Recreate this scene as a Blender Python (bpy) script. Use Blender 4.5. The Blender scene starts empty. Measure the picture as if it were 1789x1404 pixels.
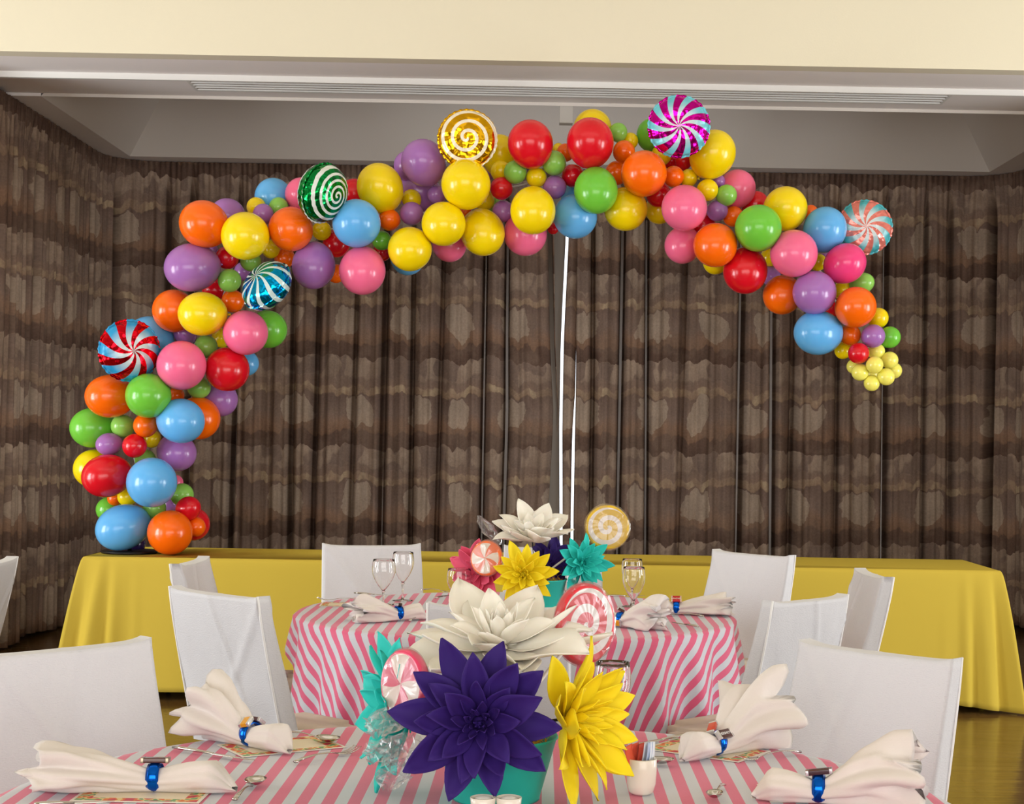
import bpy, bmesh, math, random
from mathutils import Vector, Matrix, Euler, noise
random.seed(7)
sc = bpy.context.scene
C = sc.collection
PI = math.pi

# ------------------------------------------------------------------ camera
F = 2800.0; W, H = 1789.0, 1404.0
CAMZ = 1.43
yaw, pitch, roll = -0.010, 59.4 / F, 0.0165
PX = 978.0          # principal point: the photograph is a crop
f0 = Vector((-math.sin(yaw) * math.cos(pitch), math.cos(yaw) * math.cos(pitch), math.sin(pitch)))
r0 = Vector((math.cos(yaw), math.sin(yaw), 0))
u0 = r0.cross(f0)
R_ = (r0 * math.cos(roll) + u0 * math.sin(roll)).normalized()
U_ = (u0 * math.cos(roll) - r0 * math.sin(roll)).normalized()
CP = Vector((0, 0, CAMZ))
cam_d = bpy.data.cameras.new('camera'); cam = bpy.data.objects.new('camera', cam_d); C.objects.link(cam)
cam_d.sensor_width = 36; cam_d.lens = F / W * 36; cam_d.clip_start = 0.05; cam_d.shift_x = -(PX - W / 2) / W
M = Matrix((R_, U_, -f0)).transposed().to_4x4(); M.translation = CP
cam.matrix_world = M
sc.camera = cam

def ray(px, py):
    return (f0 + R_ * ((px - PX) / F) - U_ * ((py - H / 2) / F))
def atY(px, py, Y):
    d = ray(px, py); return CP + d * (Y / d.y)
def atZ(px, py, z):
    d = ray(px, py); return CP + d * ((z - CAMZ) / d.z)
def depth(p): return (p - CP).dot(f0)

# ------------------------------------------------------------------ light
def lin(c):
    c = [x / 255.0 for x in c]
    return tuple((x / 12.92 if x <= 0.04045 else ((x + 0.055) / 1.055) ** 2.4) for x in c)
w = bpy.data.worlds.new('world'); sc.world = w; w.use_nodes = True
bg = w.node_tree.nodes['Background']; bg.inputs[0].default_value = (0.86, 0.93, 1.0, 1); bg.inputs[1].default_value = 2.2
def area(name, loc, aim, sx, sy, power, col):
    l = bpy.data.lights.new(name, 'AREA'); l.shape = 'RECTANGLE'; l.size = sx; l.size_y = sy
    l.energy = power; l.color = col
    o = bpy.data.objects.new(name, l); C.objects.link(o); o.location = loc
    o.rotation_euler = (Vector(aim) - Vector(loc)).to_track_quat('-Z', 'Y').to_euler()
    return o
for sx, nm, k in ((-1, 'left', 1.1), (1, 'right', 1.0)):
    area('window_light_%s_near' % nm, (sx * 6.75, 2.9, 1.45), (0, 4.8, 1.9), 2.3, 2.6, 125 * k, (0.90, 0.95, 1.0))
    area('window_light_%s_far' % nm, (sx * 6.75, 6.3, 1.35), (0, 9.8, 2.3), 2.3, 2.5, 260 * k, (0.93, 0.97, 1.0))
area('window_light_rear', (0.0, -4.0, 1.9), (0, 12, 3.0), 9.0, 3.4, 370, (1.0, 0.98, 0.96))
area('ceiling_fill', (0.0, 5.0, 5.1), (0, 8.5, 0), 8.0, 3.0, 45, (1.0, 0.96, 0.90))  # weak warm fill added overhead; no fixture in view
sc.view_settings.view_transform = 'Standard'; sc.view_settings.look = 'None'
sc.view_settings.gamma = 1; sc.view_settings.use_curve_mapping = False
sc.view_settings.exposure = 0.08

# ------------------------------------------------------------------ materials
def mat(name, col, rough=0.5, metal=0.0, spec=0.5, trans=0.0, sheen=0.0, coat=0.0, sss=0.0, ior=1.45):
    m = bpy.data.materials.new(name); m.use_nodes = True
    b = m.node_tree.nodes['Principled BSDF']
    b.inputs['Base Color'].default_value = (*lin(col), 1)
    b.inputs['Roughness'].default_value = rough; b.inputs['Metallic'].default_value = metal
    b.inputs['Specular IOR Level'].default_value = spec
    b.inputs['Transmission Weight'].default_value = trans; b.inputs['IOR'].default_value = ior
    b.inputs['Sheen Weight'].default_value = sheen; b.inputs['Coat Weight'].default_value = coat
    if sss:
        b.inputs['Subsurface Weight'].default_value = sss; b.inputs['Subsurface Scale'].default_value = 0.03
    return m
class G:
    """tiny node helper"""
    def __init__(s, m): s.m = m; s.t = m.node_tree; s.b = s.t.nodes['Principled BSDF']
    def n(s, ty, **kw):
        x = s.t.nodes.new(ty)
        for k, v in kw.items(): setattr(x, k, v)
        return x
    def l(s, a, b): s.t.links.new(a, b)
    def math(s, op, a, b=None, c=None):
        x = s.n('ShaderNodeMath', operation=op)
        for i, v in enumerate((a, b, c)):
            if v is None: continue
            if isinstance(v, (int, float)): x.inputs[i].default_value = v
            else: s.l(v, x.inputs[i])
        return x.outputs[0]
    def ramp(s, fac, stops, interp='LINEAR'):
        x = s.n('ShaderNodeValToRGB'); x.color_ramp.interpolation = interp
        e = x.color_ramp.elements
        while len(e) < len(stops): e.new(0.5)
        for i, (p, c) in enumerate(stops): e[i].position = p; e[i].color = (*lin(c), 1)
        s.l(fac, x.inputs[0]); return x.outputs[0]
    def noise(s, vec, scale, detail=4, rough=0.5):
        x = s.n('ShaderNodeTexNoise'); x.inputs['Scale'].default_value = scale
        x.inputs['Detail'].default_value = detail; x.inputs['Roughness'].default_value = rough
        if vec is not None: s.l(vec, x.inputs['Vector'])
        return x
    def mix(s, fac, a, b, blend='MIX'):
        x = s.n('ShaderNodeMix', data_type='RGBA', blend_type=blend)
        for i, v in ((0, fac), (6, a), (7, b)):
            if isinstance(v, (int, float)): x.inputs[i].default_value = v
            elif isinstance(v, tuple): x.inputs[i].default_value = (*lin(v), 1)
            else: s.l(v, x.inputs[i])
        return x.outputs[2]
    def map(s, out, sc_=(1, 1, 1), rot=(0, 0, 0)):
        x = s.n('ShaderNodeMapping'); x.inputs['Scale'].default_value = sc_; x.inputs['Rotation'].default_value = rot
        s.l(out, x.inputs['Vector']); return x.outputs[0]
    def bump(s, h, strength=0.3, dist=0.01):
        x = s.n('ShaderNodeBump'); x.inputs['Strength'].default_value = strength; x.inputs['Distance'].default_value = dist
        s.l(h, x.inputs['Height']); s.l(x.outputs[0], s.b.inputs['Normal'])
    def obj(s): return s.n('ShaderNodeTexCoord').outputs['Object']
    def uv(s): return s.n('ShaderNodeTexCoord').outputs['UV']
    def sep(s, v):
        x = s.n('ShaderNodeSeparateXYZ'); s.l(v, x.inputs[0]); return x.outputs

LATEX = {
    'yellow': (244, 214, 8), 'orange': (250, 106, 6), 'red': (214, 14, 34), 'pink': (242, 108, 150),
    'hot pink': (236, 66, 130), 'purple': (164, 110, 182), 'light blue': (98, 176, 236), 'green': (112, 196, 62),
    'pastel green': (140, 200, 88), 'pale yellow': (244, 236, 110), 'dark purple': (44, 30, 84)}
M_LATEX = {k: mat('latex_' + k.replace(' ', '_'), c, rough=0.2, spec=0.6, sss=0.15) for k, c in LATEX.items()}

def foil_swirl(name, base, stripe, n=9, twist=1.6, frac=0.5, tint2=None, met=0.92):
    m = mat(name, base, rough=0.16, metal=0.9); g = G(m)
    x, y, z = g.sep(g.obj())
    r = g.math('SQRT', g.math('ADD', g.math('MULTIPLY', x, x), g.math('MULTIPLY', y, y)))
    th = g.math('ARCTAN2', y, x)
    sw = g.math('ADD', g.math('MULTIPLY', th, n / (2 * PI)), g.math('MULTIPLY', g.math('POWER', r, 0.8), twist))
    v = g.math('GREATER_THAN', g.math('FRACT', g.math('ADD', sw, 50)), frac)
    edge = g.math('SMOOTH_MIN', r, 1.0, 0.01)
    st = g.ramp(r, [(0.0, (222, 226, 226)), (0.45, (200, 216, 220)), (0.85, stripe), (1.0, stripe)])
    g.l(g.mix(v, base, st), g.b.inputs['Base Color'])
    g.l(g.math('SUBTRACT', met, g.math('MULTIPLY', v, met * 0.87)), g.b.inputs['Metallic'])
    g.l(g.math('ADD', 0.14, g.math('MULTIPLY', v, 0.2)), g.b.inputs['Roughness'])
    nz = g.noise(g.obj(), 2.6, 1, 0.4); g.bump(nz.outputs[0], 0.25, 0.12)
    return m
def spiral_mat(name, a, b, turns=4.0, metal=0.9, width=0.5, sign=1, bump=True, rough=0.16, bmetal=0.05):
    m = mat(name, a, rough=rough, metal=metal); g = G(m)
    x, y, z = g.sep(g.obj())
    r = g.math('SQRT', g.math('ADD', g.math('MULTIPLY', x, x), g.math('MULTIPLY', y, y)))
    th = g.math('ARCTAN2', y, x)
    sw = g.math('ADD', g.math('MULTIPLY', r, turns), g.math('MULTIPLY', th, sign / (2 * PI)))
    v = g.math('GREATER_THAN', g.math('FRACT', g.math('ADD', sw, 20)), width)
    if metal < 0.1: v = g.math('MULTIPLY', v, g.math('LESS_THAN', r, 0.88))
    g.l(g.mix(v, a, b), g.b.inputs['Base Color'])
    if metal > 0.1: g.l(g.math('SUBTRACT', metal, g.math('MULTIPLY', v, metal - bmetal)), g.b.inputs['Metallic'])
    if bump:
        nz = g.noise(g.obj(), 2.6, 1, 0.4); g.bump(nz.outputs[0], 0.25, 0.12)
    return m

def curtain_mat():
    """printed fabric: a repeat of 0.70 m with ragged rows and rounded patches"""
    m = mat('curtain_fabric', (100, 82, 70), rough=0.85, spec=0.15); g = G(m)
    uv = g.uv(); u, z, _ = g.sep(uv)
    def N(sx, sy, off=0.0, detail=3, rough=0.6, sc_=1.0):
        mp = g.n('ShaderNodeMapping'); mp.inputs['Scale'].default_value = (sx, sy, 1); mp.inputs['Location'].default_value = (off, off * 1.7, off); g.l(uv, mp.inputs['Vector'])
        return g.noise(mp.outputs[0], sc_, detail, rough).outputs[0]
    A, Mu, Su = (lambda a, b: g.math('ADD', a, b)), (lambda a, b: g.math('MULTIPLY', a, b)), (lambda a, b: g.math('SUBTRACT', a, b))
    def sstep(x, e0, e1):
        mr = g.n('ShaderNodeMapRange'); mr.interpolation_type = 'SMOOTHSTEP'; mr.inputs['From Min'].default_value = e0; mr.inputs['From Max'].default_value = e1; g.l(x, mr.inputs[0]); return mr.outputs[0]
    # ragged row boundaries, scalloped
    scal = g.math('ABSOLUTE', g.math('SINE', A(Mu(u, 26.0), Mu(N(3, 1, 3.1), 9.0))))
    rag = A(Mu(Su(N(5, 1.5, 1.0), 0.5), 0.20), A(Mu(Su(N(30, 8, 2.0, 2), 0.5), 0.045), Mu(scal, 0.030)))
    f = g.math('FRACT', A(g.math('DIVIDE', A(Mu(z, -1.0), rag), 0.70), 30.85))
    base = g.ramp(f, [(0.0, (138, 120, 105)), (0.20, (130, 112, 98)), (0.225, (112, 94, 83)), (0.30, (114, 94, 82)), (0.315, (134, 114, 95)), (0.385, (128, 106, 88)), (0.40, (100, 82, 73)), (0.62, (112, 94, 84)), (0.72, (121, 96, 80)), (0.82, (113, 88, 71)), (0.835, (90, 71, 61)), (0.995, (82, 64, 55)), (1.0, (138, 120, 105))])
    base = g.mix(Mu(sstep(N(4.5, 3.5, 21.0, 3), 0.46, 0.56), 0.45), base, (108, 90, 78))
    # gaps of mid tone between the light patches of the top row
    gap = Mu(sstep(N(5.5, 2.4, 7.0, 2), 0.50, 0.53), g.math('LESS_THAN', f, 0.215))
    col = g.mix(Mu(gap, 0.85), base, (104, 87, 78))
    yl = Mu(sstep(N(9, 3, 11.0, 2), 0.52, 0.60), Mu(g.math('GREATER_THAN', f, 0.31), g.math('LESS_THAN', f, 0.39)))
    col = g.mix(Mu(yl, 0.5), col, (160, 142, 116))
    # row of big rounded patches
    fu = Su(g.math('FRACT', A(g.math('DIVIDE', A(u, Mu(Su(N(1.1, 0.8, 5.0, 1), 0.5), 0.5)), 0.37), 20.0)), 0.5)
    wob = Mu(Su(N(9, 7, 4.0, 3), 0.5), 1.3)
    ex = g.math('DIVIDE', fu, 0.24); ey = g.math('DIVIDE', Su(f, 0.585), 0.175)
    el = g.math('SQRT', A(g.math('POWER', g.math('ABSOLUTE', ex), 2.6), g.math('POWER', g.math('ABSOLUTE', ey), 2.6)))
    ov = sstep(A(el, wob), 1.03, 0.97)
    col = g.mix(Mu(ov, 0.62), col, (150, 134, 118))
    # weathering: streaks along the threads, speckle
    streak = Su(N(46, 3.0, 9.0, 3, 0.65), 0.5); speck = Su(N(85, 60, 6.0, 4, 0.75), 0.5); blot = Su(N(6, 4, 8.0, 3, 0.6), 0.5)
    k = A(1.0, A(A(Mu(streak, 0.55), Mu(speck, 0.85)), Mu(blot, 0.6)))
    k = Mu(k, 1.55)
    vm = g.n('ShaderNodeVectorMath', operation='SCALE'); g.l(col, vm.inputs[0]); g.l(k, vm.inputs['Scale'])
    g.l(vm.outputs[0], g.b.inputs['Base Color'])
    return m
M_CURT = curtain_mat()
def stripes(name, period, off=0.0, rot=0.0):
    m = mat(name, (220, 100, 140), rough=0.6, spec=0.3, sheen=0.2); g = G(m)
    u = g.sep(g.map(g.uv(), rot=(0, 0, rot)))[0]
    v = g.math('GREATER_THAN', g.math('FRACT', g.math('ADD', g.math('DIVIDE', u, period), 40 + off)), 0.5)
    g.l(g.mix(v, (220, 92, 130), (202, 204, 214)), g.b.inputs['Base Color'])
    nz = g.noise(g.uv(), 260, 2, 0.5); g.bump(nz.outputs[0], 0.12, 0.002)
    return m
def fabric(name, col, scale=180, strength=0.15, rough=0.8, wr=0.0, sheen=0.2, tex=None):
    m = mat(name, col, rough=rough, spec=0.25, sheen=sheen); g = G(m)
    nz = g.noise(g.map(g.obj(), (1, 1, 3)), scale, 3, 0.6)
    h = nz.outputs[0]
    if wr:
        n2 = g.noise(g.map(g.obj(), (1, 1, 0.45)), 5, 3, 0.55)
        h = g.math('ADD', g.math('MULTIPLY', h, 0.12), g.math('MULTIPLY', n2.outputs[0], wr))
    g.bump(h, strength, 0.02 if wr else 0.003)
    return m
def plaster(name, col, scale=90, strength=0.12):
    m = mat(name, col, rough=0.9, spec=0.15); g = G(m)
    nz = g.noise(g.obj(), scale, 3, 0.5); g.bump(nz.outputs[0], strength, 0.004)
    n2 = g.noise(g.obj(), 0.7, 2, 0.5)
    g.l(g.mix(g.math('MULTIPLY', n2.outputs[0], 0.18), col, tuple(int(c * 0.9) for c in col)), g.b.inputs['Base Color'])
    return m
M_CREAM = plaster('cream_paint', (226, 218, 196)); M_GREY = plaster('soffit_paint', (244, 238, 236))
M_TRAY = plaster('tray_paint', (220, 212, 204)); M_DARK = mat('dark_metal', (40, 38, 38), 0.4, 0.6)
M_WHITEP = mat('white_paint', (226, 224, 220), 0.5)
def floor_mat():
    m = mat('polished_floor', (110, 84, 44), rough=0.17, spec=0.5); g = G(m)
    br = g.n('ShaderNodeTexBrick'); g.l(g.obj(), br.inputs['Vector'])
    br.inputs['Color1'].default_value = (*lin((104, 78, 44)), 1); br.inputs['Color2'].default_value = (*lin((124, 96, 56)), 1)
    br.inputs['Mortar'].default_value = (*lin((70, 50, 28)), 1); br.inputs['Scale'].default_value = 1.0
    br.inputs['Mortar Size'].default_value = 0.003; br.inputs['Brick Width'].default_value = 0.9; br.inputs['Row Height'].default_value = 0.09
    nz = g.noise(g.map(g.obj(), (1.2, 14, 1)), 3, 4, 0.6)
    g.l(g.mix(g.math('MULTIPLY', nz.outputs[0], 0.5), br.outputs['Color'], (84, 58, 28)), g.b.inputs['Base Color'])
    n2 = g.noise(g.map(g.obj(), (1, 3, 1)), 5, 2, 0.5); g.bump(n2.outputs[0], 0.25, 0.006)
    return m
M_FLOOR = floor_mat()
M_YCLOTH = fabric('yellow_cloth', (200, 174, 70), 220, 0.1, 0.9, sheen=0.0)
M_YCLOTH.node_tree.nodes['Principled BSDF'].inputs['Specular IOR Level'].default_value = 0.05
M_COVER = fabric('white_slipcover', (216, 216, 222), 140, 0.7, 0.75, wr=0.8)
M_SEAT = fabric('beige_seat', (196, 178, 160), 220, 0.1, 0.7)
M_STR1 = stripes('striped_cloth_near', 0.0475, 0.1, 0.0)
M_STR2 = stripes('striped_cloth_far', 0.0485, 0.2, 0.0)
M_TEAL = mat('teal_pot', (34, 186, 172), 0.45, spec=0.5)
M_FOAM = {'white': mat('foam_white', (243, 237, 226), 0.7, sss=0.1), 'purple': mat('foam_purple', (48, 18, 110), 0.75),
          'yellow': mat('foam_yellow', (248, 222, 20), 0.7, sss=0.1), 'teal': mat('foam_teal', (40, 206, 196), 0.7),
          'pink': mat('foam_pink', (236, 96, 130), 0.7)}
M_GLASS = mat('clear_glass', (255, 255, 255), 0.0, trans=1.0, ior=1.45)
M_STEEL = mat('cutlery_steel', (200, 196, 190), 0.14, 1.0)
M_NAP = fabric('napkin_cloth', (230, 222, 218), 260, 0.25, 0.8, wr=0.5)
M_BLUE = mat('blue_foil', (0, 96, 214), 0.18, 0.85)
M_CERAM = mat('white_ceramic', (236, 230, 218), 0.2, spec=0.6)
M_WOODT = mat('table_laminate', (150, 120, 86), 0.6)
def cello():
    m = bpy.data.materials.new('cellophane'); m.use_nodes = True; t = m.node_tree; t.nodes.clear()
    o = t.nodes.new('ShaderNodeOutputMaterial'); mx = t.nodes.new('ShaderNodeMixShader')
    tr = t.nodes.new('ShaderNodeBsdfTransparent'); gl = t.nodes.new('ShaderNodeBsdfGlossy')
    gl.inputs['Roughness'].default_value = 0.16; tr.inputs[0].default_value = (0.97, 0.97, 0.98, 1)
    lw = t.nodes.new('ShaderNodeLayerWeight'); lw.inputs[0].default_value = 0.35
    ml = t.nodes.new('ShaderNodeMath'); ml.operation = 'MULTIPLY_ADD'; ml.inputs[1].default_value = 0.4; ml.inputs[2].default_value = 0.045
    t.links.new(lw.outputs['Fresnel'], ml.inputs[0]); t.links.new(ml.outputs[0], mx.inputs[0])
    t.links.new(tr.outputs[0], mx.inputs[1]); t.links.new(gl.outputs[0], mx.inputs[2]); df = t.nodes.new('ShaderNodeBsdfDiffuse'); df.inputs[0].default_value = (0.9, 0.9, 0.92, 1); m2 = t.nodes.new('ShaderNodeMixShader'); m2.inputs[0].default_value = 0.04
    t.links.new(mx.outputs[0], m2.inputs[1]); t.links.new(df.outputs[0], m2.inputs[2]); t.links.new(m2.outputs[0], o.inputs[0])
    return m
M_CELLO = cello()
def card_mat():
    m = mat('printed_card', (236, 228, 210), 0.5); g = G(m)
    x, y, z = g.sep(g.obj())
    n1 = g.noise(g.map(g.obj(), (1, 1, 1)), 38, 2, 0.4)
    col = g.ramp(n1.outputs[0], [(0.0, (204, 60, 90)), (0.42, (230, 120, 60)), (0.5, (236, 214, 150)), (0.57, (120, 170, 120)), (0.66, (210, 70, 80))], 'CONSTANT')
    rim = g.math('GREATER_THAN', g.math('ABSOLUTE', y), 0.048)
    side = g.math('GREATER_THAN', g.math('ABSOLUTE', x), 0.085)
    ed = g.math('MAXIMUM', g.math('GREATER_THAN', g.math('ABSOLUTE', y), 0.070), g.math('GREATER_THAN', g.math('ABSOLUTE', x), 0.112))
    a = g.mix(g.math('MAXIMUM', rim, side), (238, 226, 200), col)
    g.l(g.mix(ed, a, (238, 232, 220)), g.b.inputs['Base Color'])
    return m
M_CARD = card_mat()

# ------------------------------------------------------------------ mesh helpers
def link(o, parent=None):
    C.objects.link(o)
    if parent is not None: o.parent = parent
    return o
def mk(name, verts, faces, m=None, parent=None, smooth=True, uvs=None):
    me = bpy.data.meshes.new(name); me.from_pydata([tuple(v) for v in verts], [], faces); me.update()
    if m: me.materials.append(m)
    if smooth:
        for p in me.polygons: p.use_smooth = True
    if uvs:
        l = me.uv_layers.new(name='UVMap')
        for lp in me.loops: l.data[lp.index].uv = uvs[lp.vertex_index]
    return link(bpy.data.objects.new(name, me), parent)
def box(name, a, b, m, parent=None, bevel=0.0):
    bm = bmesh.new(); bmesh.ops.create_cube(bm, size=1)
    s = [b[i] - a[i] for i in range(3)]; c = [(a[i] + b[i]) / 2 for i in range(3)]
    for v in bm.verts: v.co = Vector((v.co.x * s[0] + c[0], v.co.y * s[1] + c[1], v.co.z * s[2] + c[2]))
    if bevel: bmesh.ops.bevel(bm, geom=bm.edges[:], offset=bevel, segments=3, affect='EDGES', profile=0.6)
    me = bpy.data.meshes.new(name); bm.to_mesh(me); bm.free(); me.materials.append(m)
    if bevel:
        for p in me.polygons: p.use_smooth = True
    return link(bpy.data.objects.new(name, me), parent)
def lathe(name, prof, m, parent=None, seg=40, closed=False):
    vs, fs = [], []
    for r, z in prof:
        for i in range(seg):
            a = 2 * PI * i / seg; vs.append((r * math.cos(a), r * math.sin(a), z))
    n = len(prof)
    for j in range(n - 1 if not closed else n):
        k = (j + 1) % n
        for i in range(seg):
            i2 = (i + 1) % seg; fs.append((j * seg + i, j * seg + i2, k * seg + i2, k * seg + i))
    o = mk(name, vs, fs, m, parent)
    bm = bmesh.new(); bm.from_mesh(o.data); bmesh.ops.remove_doubles(bm, verts=bm.verts, dist=1e-6); bm.to_mesh(o.data); bm.free()
    return o
def tube(name, pts, rad, m, parent=None, seg=8, flat=1.0):
    """swept tube; rad a number or a list; flat squashes along world z"""
    n = len(pts); vs, fs = [], []
    P = [Vector(p) for p in pts]
    for i in range(n):
        t = (P[min(i + 1, n - 1)] - P[max(i - 1, 0)]).normalized()
        up = Vector((0, 0, 1)) if abs(t.z) < 0.95 else Vector((0, 1, 0))
        s = t.cross(up).normalized(); u = s.cross(t)
        r = rad[i] if isinstance(rad, (list, tuple)) else rad
        for k in range(seg):
            a = 2 * PI * k / seg; vs.append(P[i] + s * (r * math.cos(a)) + u * (r * math.sin(a) * flat))
    for i in range(n - 1):
        for k in range(seg):
            k2 = (k + 1) % seg; fs.append((i * seg + k, i * seg + k2, (i + 1) * seg + k2, (i + 1) * seg + k))
    fs.append(tuple(range(seg))[::-1]); fs.append(tuple(range((n - 1) * seg, n * seg)))
    return mk(name, vs, fs, m, parent)
def empty(name, loc, rz=0.0, q=None):
    o = bpy.data.objects.new(name, None); C.objects.link(o); o.location = loc; o.empty_display_size = 0.05
    if q is not None: o.rotation_mode = 'QUATERNION'; o.rotation_quaternion = q
    else: o.rotation_euler = (0, 0, rz)
    return o
def tag(o, label, cat, group=None, kind=None):
    o['label'] = label; o['category'] = cat
    if group: o['group'] = group
    if kind: o['kind'] = kind
    return o
def struct(o, label=None, cat=None):
    o['kind'] = 'structure'
    if label: o['label'] = label
    if cat: o['category'] = cat
    return o
def copy_tree(o, parent=None):
    c = o.copy(); C.objects.link(c)
    if parent is not None: c.parent = parent
    for ch in [x for x in o.children]: copy_tree(ch, c)
    return c
def solid(o, th):
    md = o.modifiers.new('thickness', 'SOLIDIFY'); md.thickness = th; md.offset = 0
    return o
def ss(a, b, x):
    t = max(0, min(1, (x - a) / (b - a))); return t * t * (3 - 2 * t)

# ------------------------------------------------------------------ the room
ZS = 3.53           # soffit height
YB = 12.75          # back wall
XL, XR = -3.62, 3.80
YBM = atZ(894, 106, ZS).y                # front face of the beam
struct(box('floor', (-7, -4.2, -0.1), (7, 13.2, 0), M_FLOOR), 'polished brown wooden floor reflecting the yellow cloth', 'floor')
struct(box('ceiling', (-7, -4.2, 5.2), (7, YBM, 5.3), M_CREAM))
struct(box('wall_front', (-7, YBM, ZS), (7, YBM + 0.12, 5.2), M_CREAM), 'cream painted wall face above the curtained alcove', 'wall')
YV0 = YBM + 0.50; YV1 = atZ(894, 175, ZS + 0.03).y
struct(box('trim_1', (XL, YBM + 0.12, ZS), (XR, YV0, ZS + 0.3), M_GREY), 'grey underside of the beam over the alcove opening', 'beam')
struct(box('trim_2', (XL, YV0, ZS - 0.035), (XR, YV0 + 0.03, ZS + 0.3), M_WHITEP))
# vent soffit with the long slot diffuser
vz = ZS + 0.02
struct(box('trim_3', (XL, YV0 + 0.03, vz), (XR, YV1, vz + 0.3), M_GREY), 'flat soffit carrying the long ceiling vent', 'soffit')
pl = atZ(334, 148, vz); pr = atZ(1648, 178, vz)
ve = empty('ceiling_vent', ((pl.x + pr.x) / 2, (YV0 + YV1) / 2 + 0.02, vz))
tag(ve, 'long linear slot air vent set in the ceiling soffit above the arch', 'air vent')
hw = (pr.x - pl.x) / 2; vd = 0.15
box('frame', (-hw, -vd, -0.008), (hw, -vd + 0.02, 0.0), M_WHITEP, ve); box('frame', (-hw, vd - 0.02, -0.008), (hw, vd, 0.0), M_WHITEP, ve)
box('frame', (-hw, -vd + 0.02, -0.008), (-hw + 0.02, vd - 0.02, 0), M_WHITEP, ve); box('frame', (hw - 0.02, -vd + 0.02, -0.008), (hw, vd - 0.02, 0), M_WHITEP, ve)
M_SLOT = mat('vent_slot', (120, 108, 100), 0.6)
box('backing', (-hw + 0.02, -vd + 0.02, -0.003), (hw - 0.02, vd - 0.02, 0.0), M_SLOT, ve)
for k in range(4):
    y = -vd + 0.05 + k * 0.065
    box('slat', (-hw + 0.02, y, -0.012), (hw - 0.02, y + 0.012, -0.003), M_WHITEP, ve)
# tray ceiling: perimeter soffit, sloped coffer
li = atZ(224, 271, ZS); ri = atZ(1726, 302, ZS)
xi0, xi1, yi = li.x, ri.x, (li.y + ri.y) / 2
struct(box('trim_4', (XL, YV1, ZS), (xi0, YB + 0.1, ZS + 0.3), M_GREY)); struct(box('trim_5', (xi1, YV1, ZS), (XR, YB + 0.1, ZS + 0.3), M_GREY))
struct(box('trim_6', (xi0, yi, ZS), (xi1, YB + 0.1, ZS + 0.3), M_GREY))
inset, rise = 0.42, 0.55
x0, x1 = xi0, xi1; y0, y1 = YV1, yi
V = [(x0, y0, ZS), (x1, y0, ZS), (x1, y1, ZS), (x0, y1, ZS),
     (x0 + inset, y0, ZS + rise), (x1 - inset, y0, ZS + rise), (x1 - inset, y1 - inset, ZS + rise), (x0 + inset, y1 - inset, ZS + rise)]
V += [(x, y, z + (0.1 if i < 4 else 0.1)) for i, (x, y, z) in enumerate(V)]
Fq = [(0, 3, 7, 4), (3, 2, 6, 7), (2, 1, 5, 6), (4, 7, 6, 5), (8, 12, 15, 11), (11, 15, 14, 10), (10, 14, 13, 9), (12, 13, 14, 15), (1, 0, 4, 5)]
struct(mk('trim_7', V, Fq, M_TRAY, smooth=False), 'grey recessed tray ceiling with sloping sides over the alcove', 'ceiling recess')
# outer shell
struct(box('wall_left', (XL - 0.1, YBM + 0.12, 0), (XL, YB + 0.1, ZS + 0.3), M_GREY)); struct(box('wall_right', (XR, YBM + 0.12, 0), (XR + 0.1, YB + 0.1, ZS + 0.3), M_GREY))
wx0 = atY(940, 700, YB).x; wx1 = atY(1080, 700, YB).x
bw = bmesh.new()
def bmbox(bm, a, b):
    r = bmesh.ops.create_cube(bm, size=1)['verts']
    for v in r: v.co = Vector([v.co[i] * (b[i] - a[i]) + (a[i] + b[i]) / 2 for i in range(3)])
bmbox(bw, (XL, YB, 0), (wx0, YB + 0.1, ZS + 0.3)); bmbox(bw, (wx1, YB, 0), (XR, YB + 0.1, ZS + 0.3))
bmbox(bw, (wx0, YB, 0), (wx1, YB + 0.1, 0.1)); bmbox(bw, (wx0, YB, ZS - 0.1), (wx1, YB + 0.1, ZS + 0.3))
me = bpy.data.meshes.new('wall_back'); bw.to_mesh(me); bw.free(); me.materials.append(M_GREY); struct(link(bpy.data.objects.new('wall_back', me)))
win = struct(box('window_1', (wx0, YB + 0.04, 0.1), (wx1, YB + 0.046, ZS - 0.1), M_GLASS))
box('window_frame', (wx0, YB + 0.02, 0.1), (wx0 + 0.04, YB + 0.08, ZS - 0.1), M_DARK, win); box('window_frame', (wx1 - 0.04, YB + 0.02, 0.1), (wx1, YB + 0.08, ZS - 0.1), M_DARK, win)
# hall side and rear walls (side windows where the daylight lamps stand)
for nm, x in (('wall_hall_left', -7), ('wall_hall_right', 6.9)):
    struct(box(nm, (x, -4.2, 0), (x + 0.1, YBM, 5.2), M_CREAM))
struct(box('wall_rear', (-7, -4.3, 0), (7, -4.2, 5.2), M_CREAM))
struct(box('wall_return_left', (-6.9, YBM, 0), (XL, YBM + 0.12, ZS), M_CREAM)); struct(box('wall_return_right', (XR, YBM, 0), (6.9, YBM + 0.12, ZS), M_CREAM))
# hanging bracket by the soffit
b0 = atY(977, 217, YV1 + 0.06); b1 = atY(1001, 190, YV1 + 0.06)
br = box('ceiling_bracket', (b0.x, YV1 + 0.006, b0.z), (b1.x, YV1 + 0.1, ZS + 0.40), plaster('bracket_paint', (190, 184, 176)), bevel=0.004)
tag(br, 'small grey boxed bracket hanging from the soffit behind the arch top', 'bracket')

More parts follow.
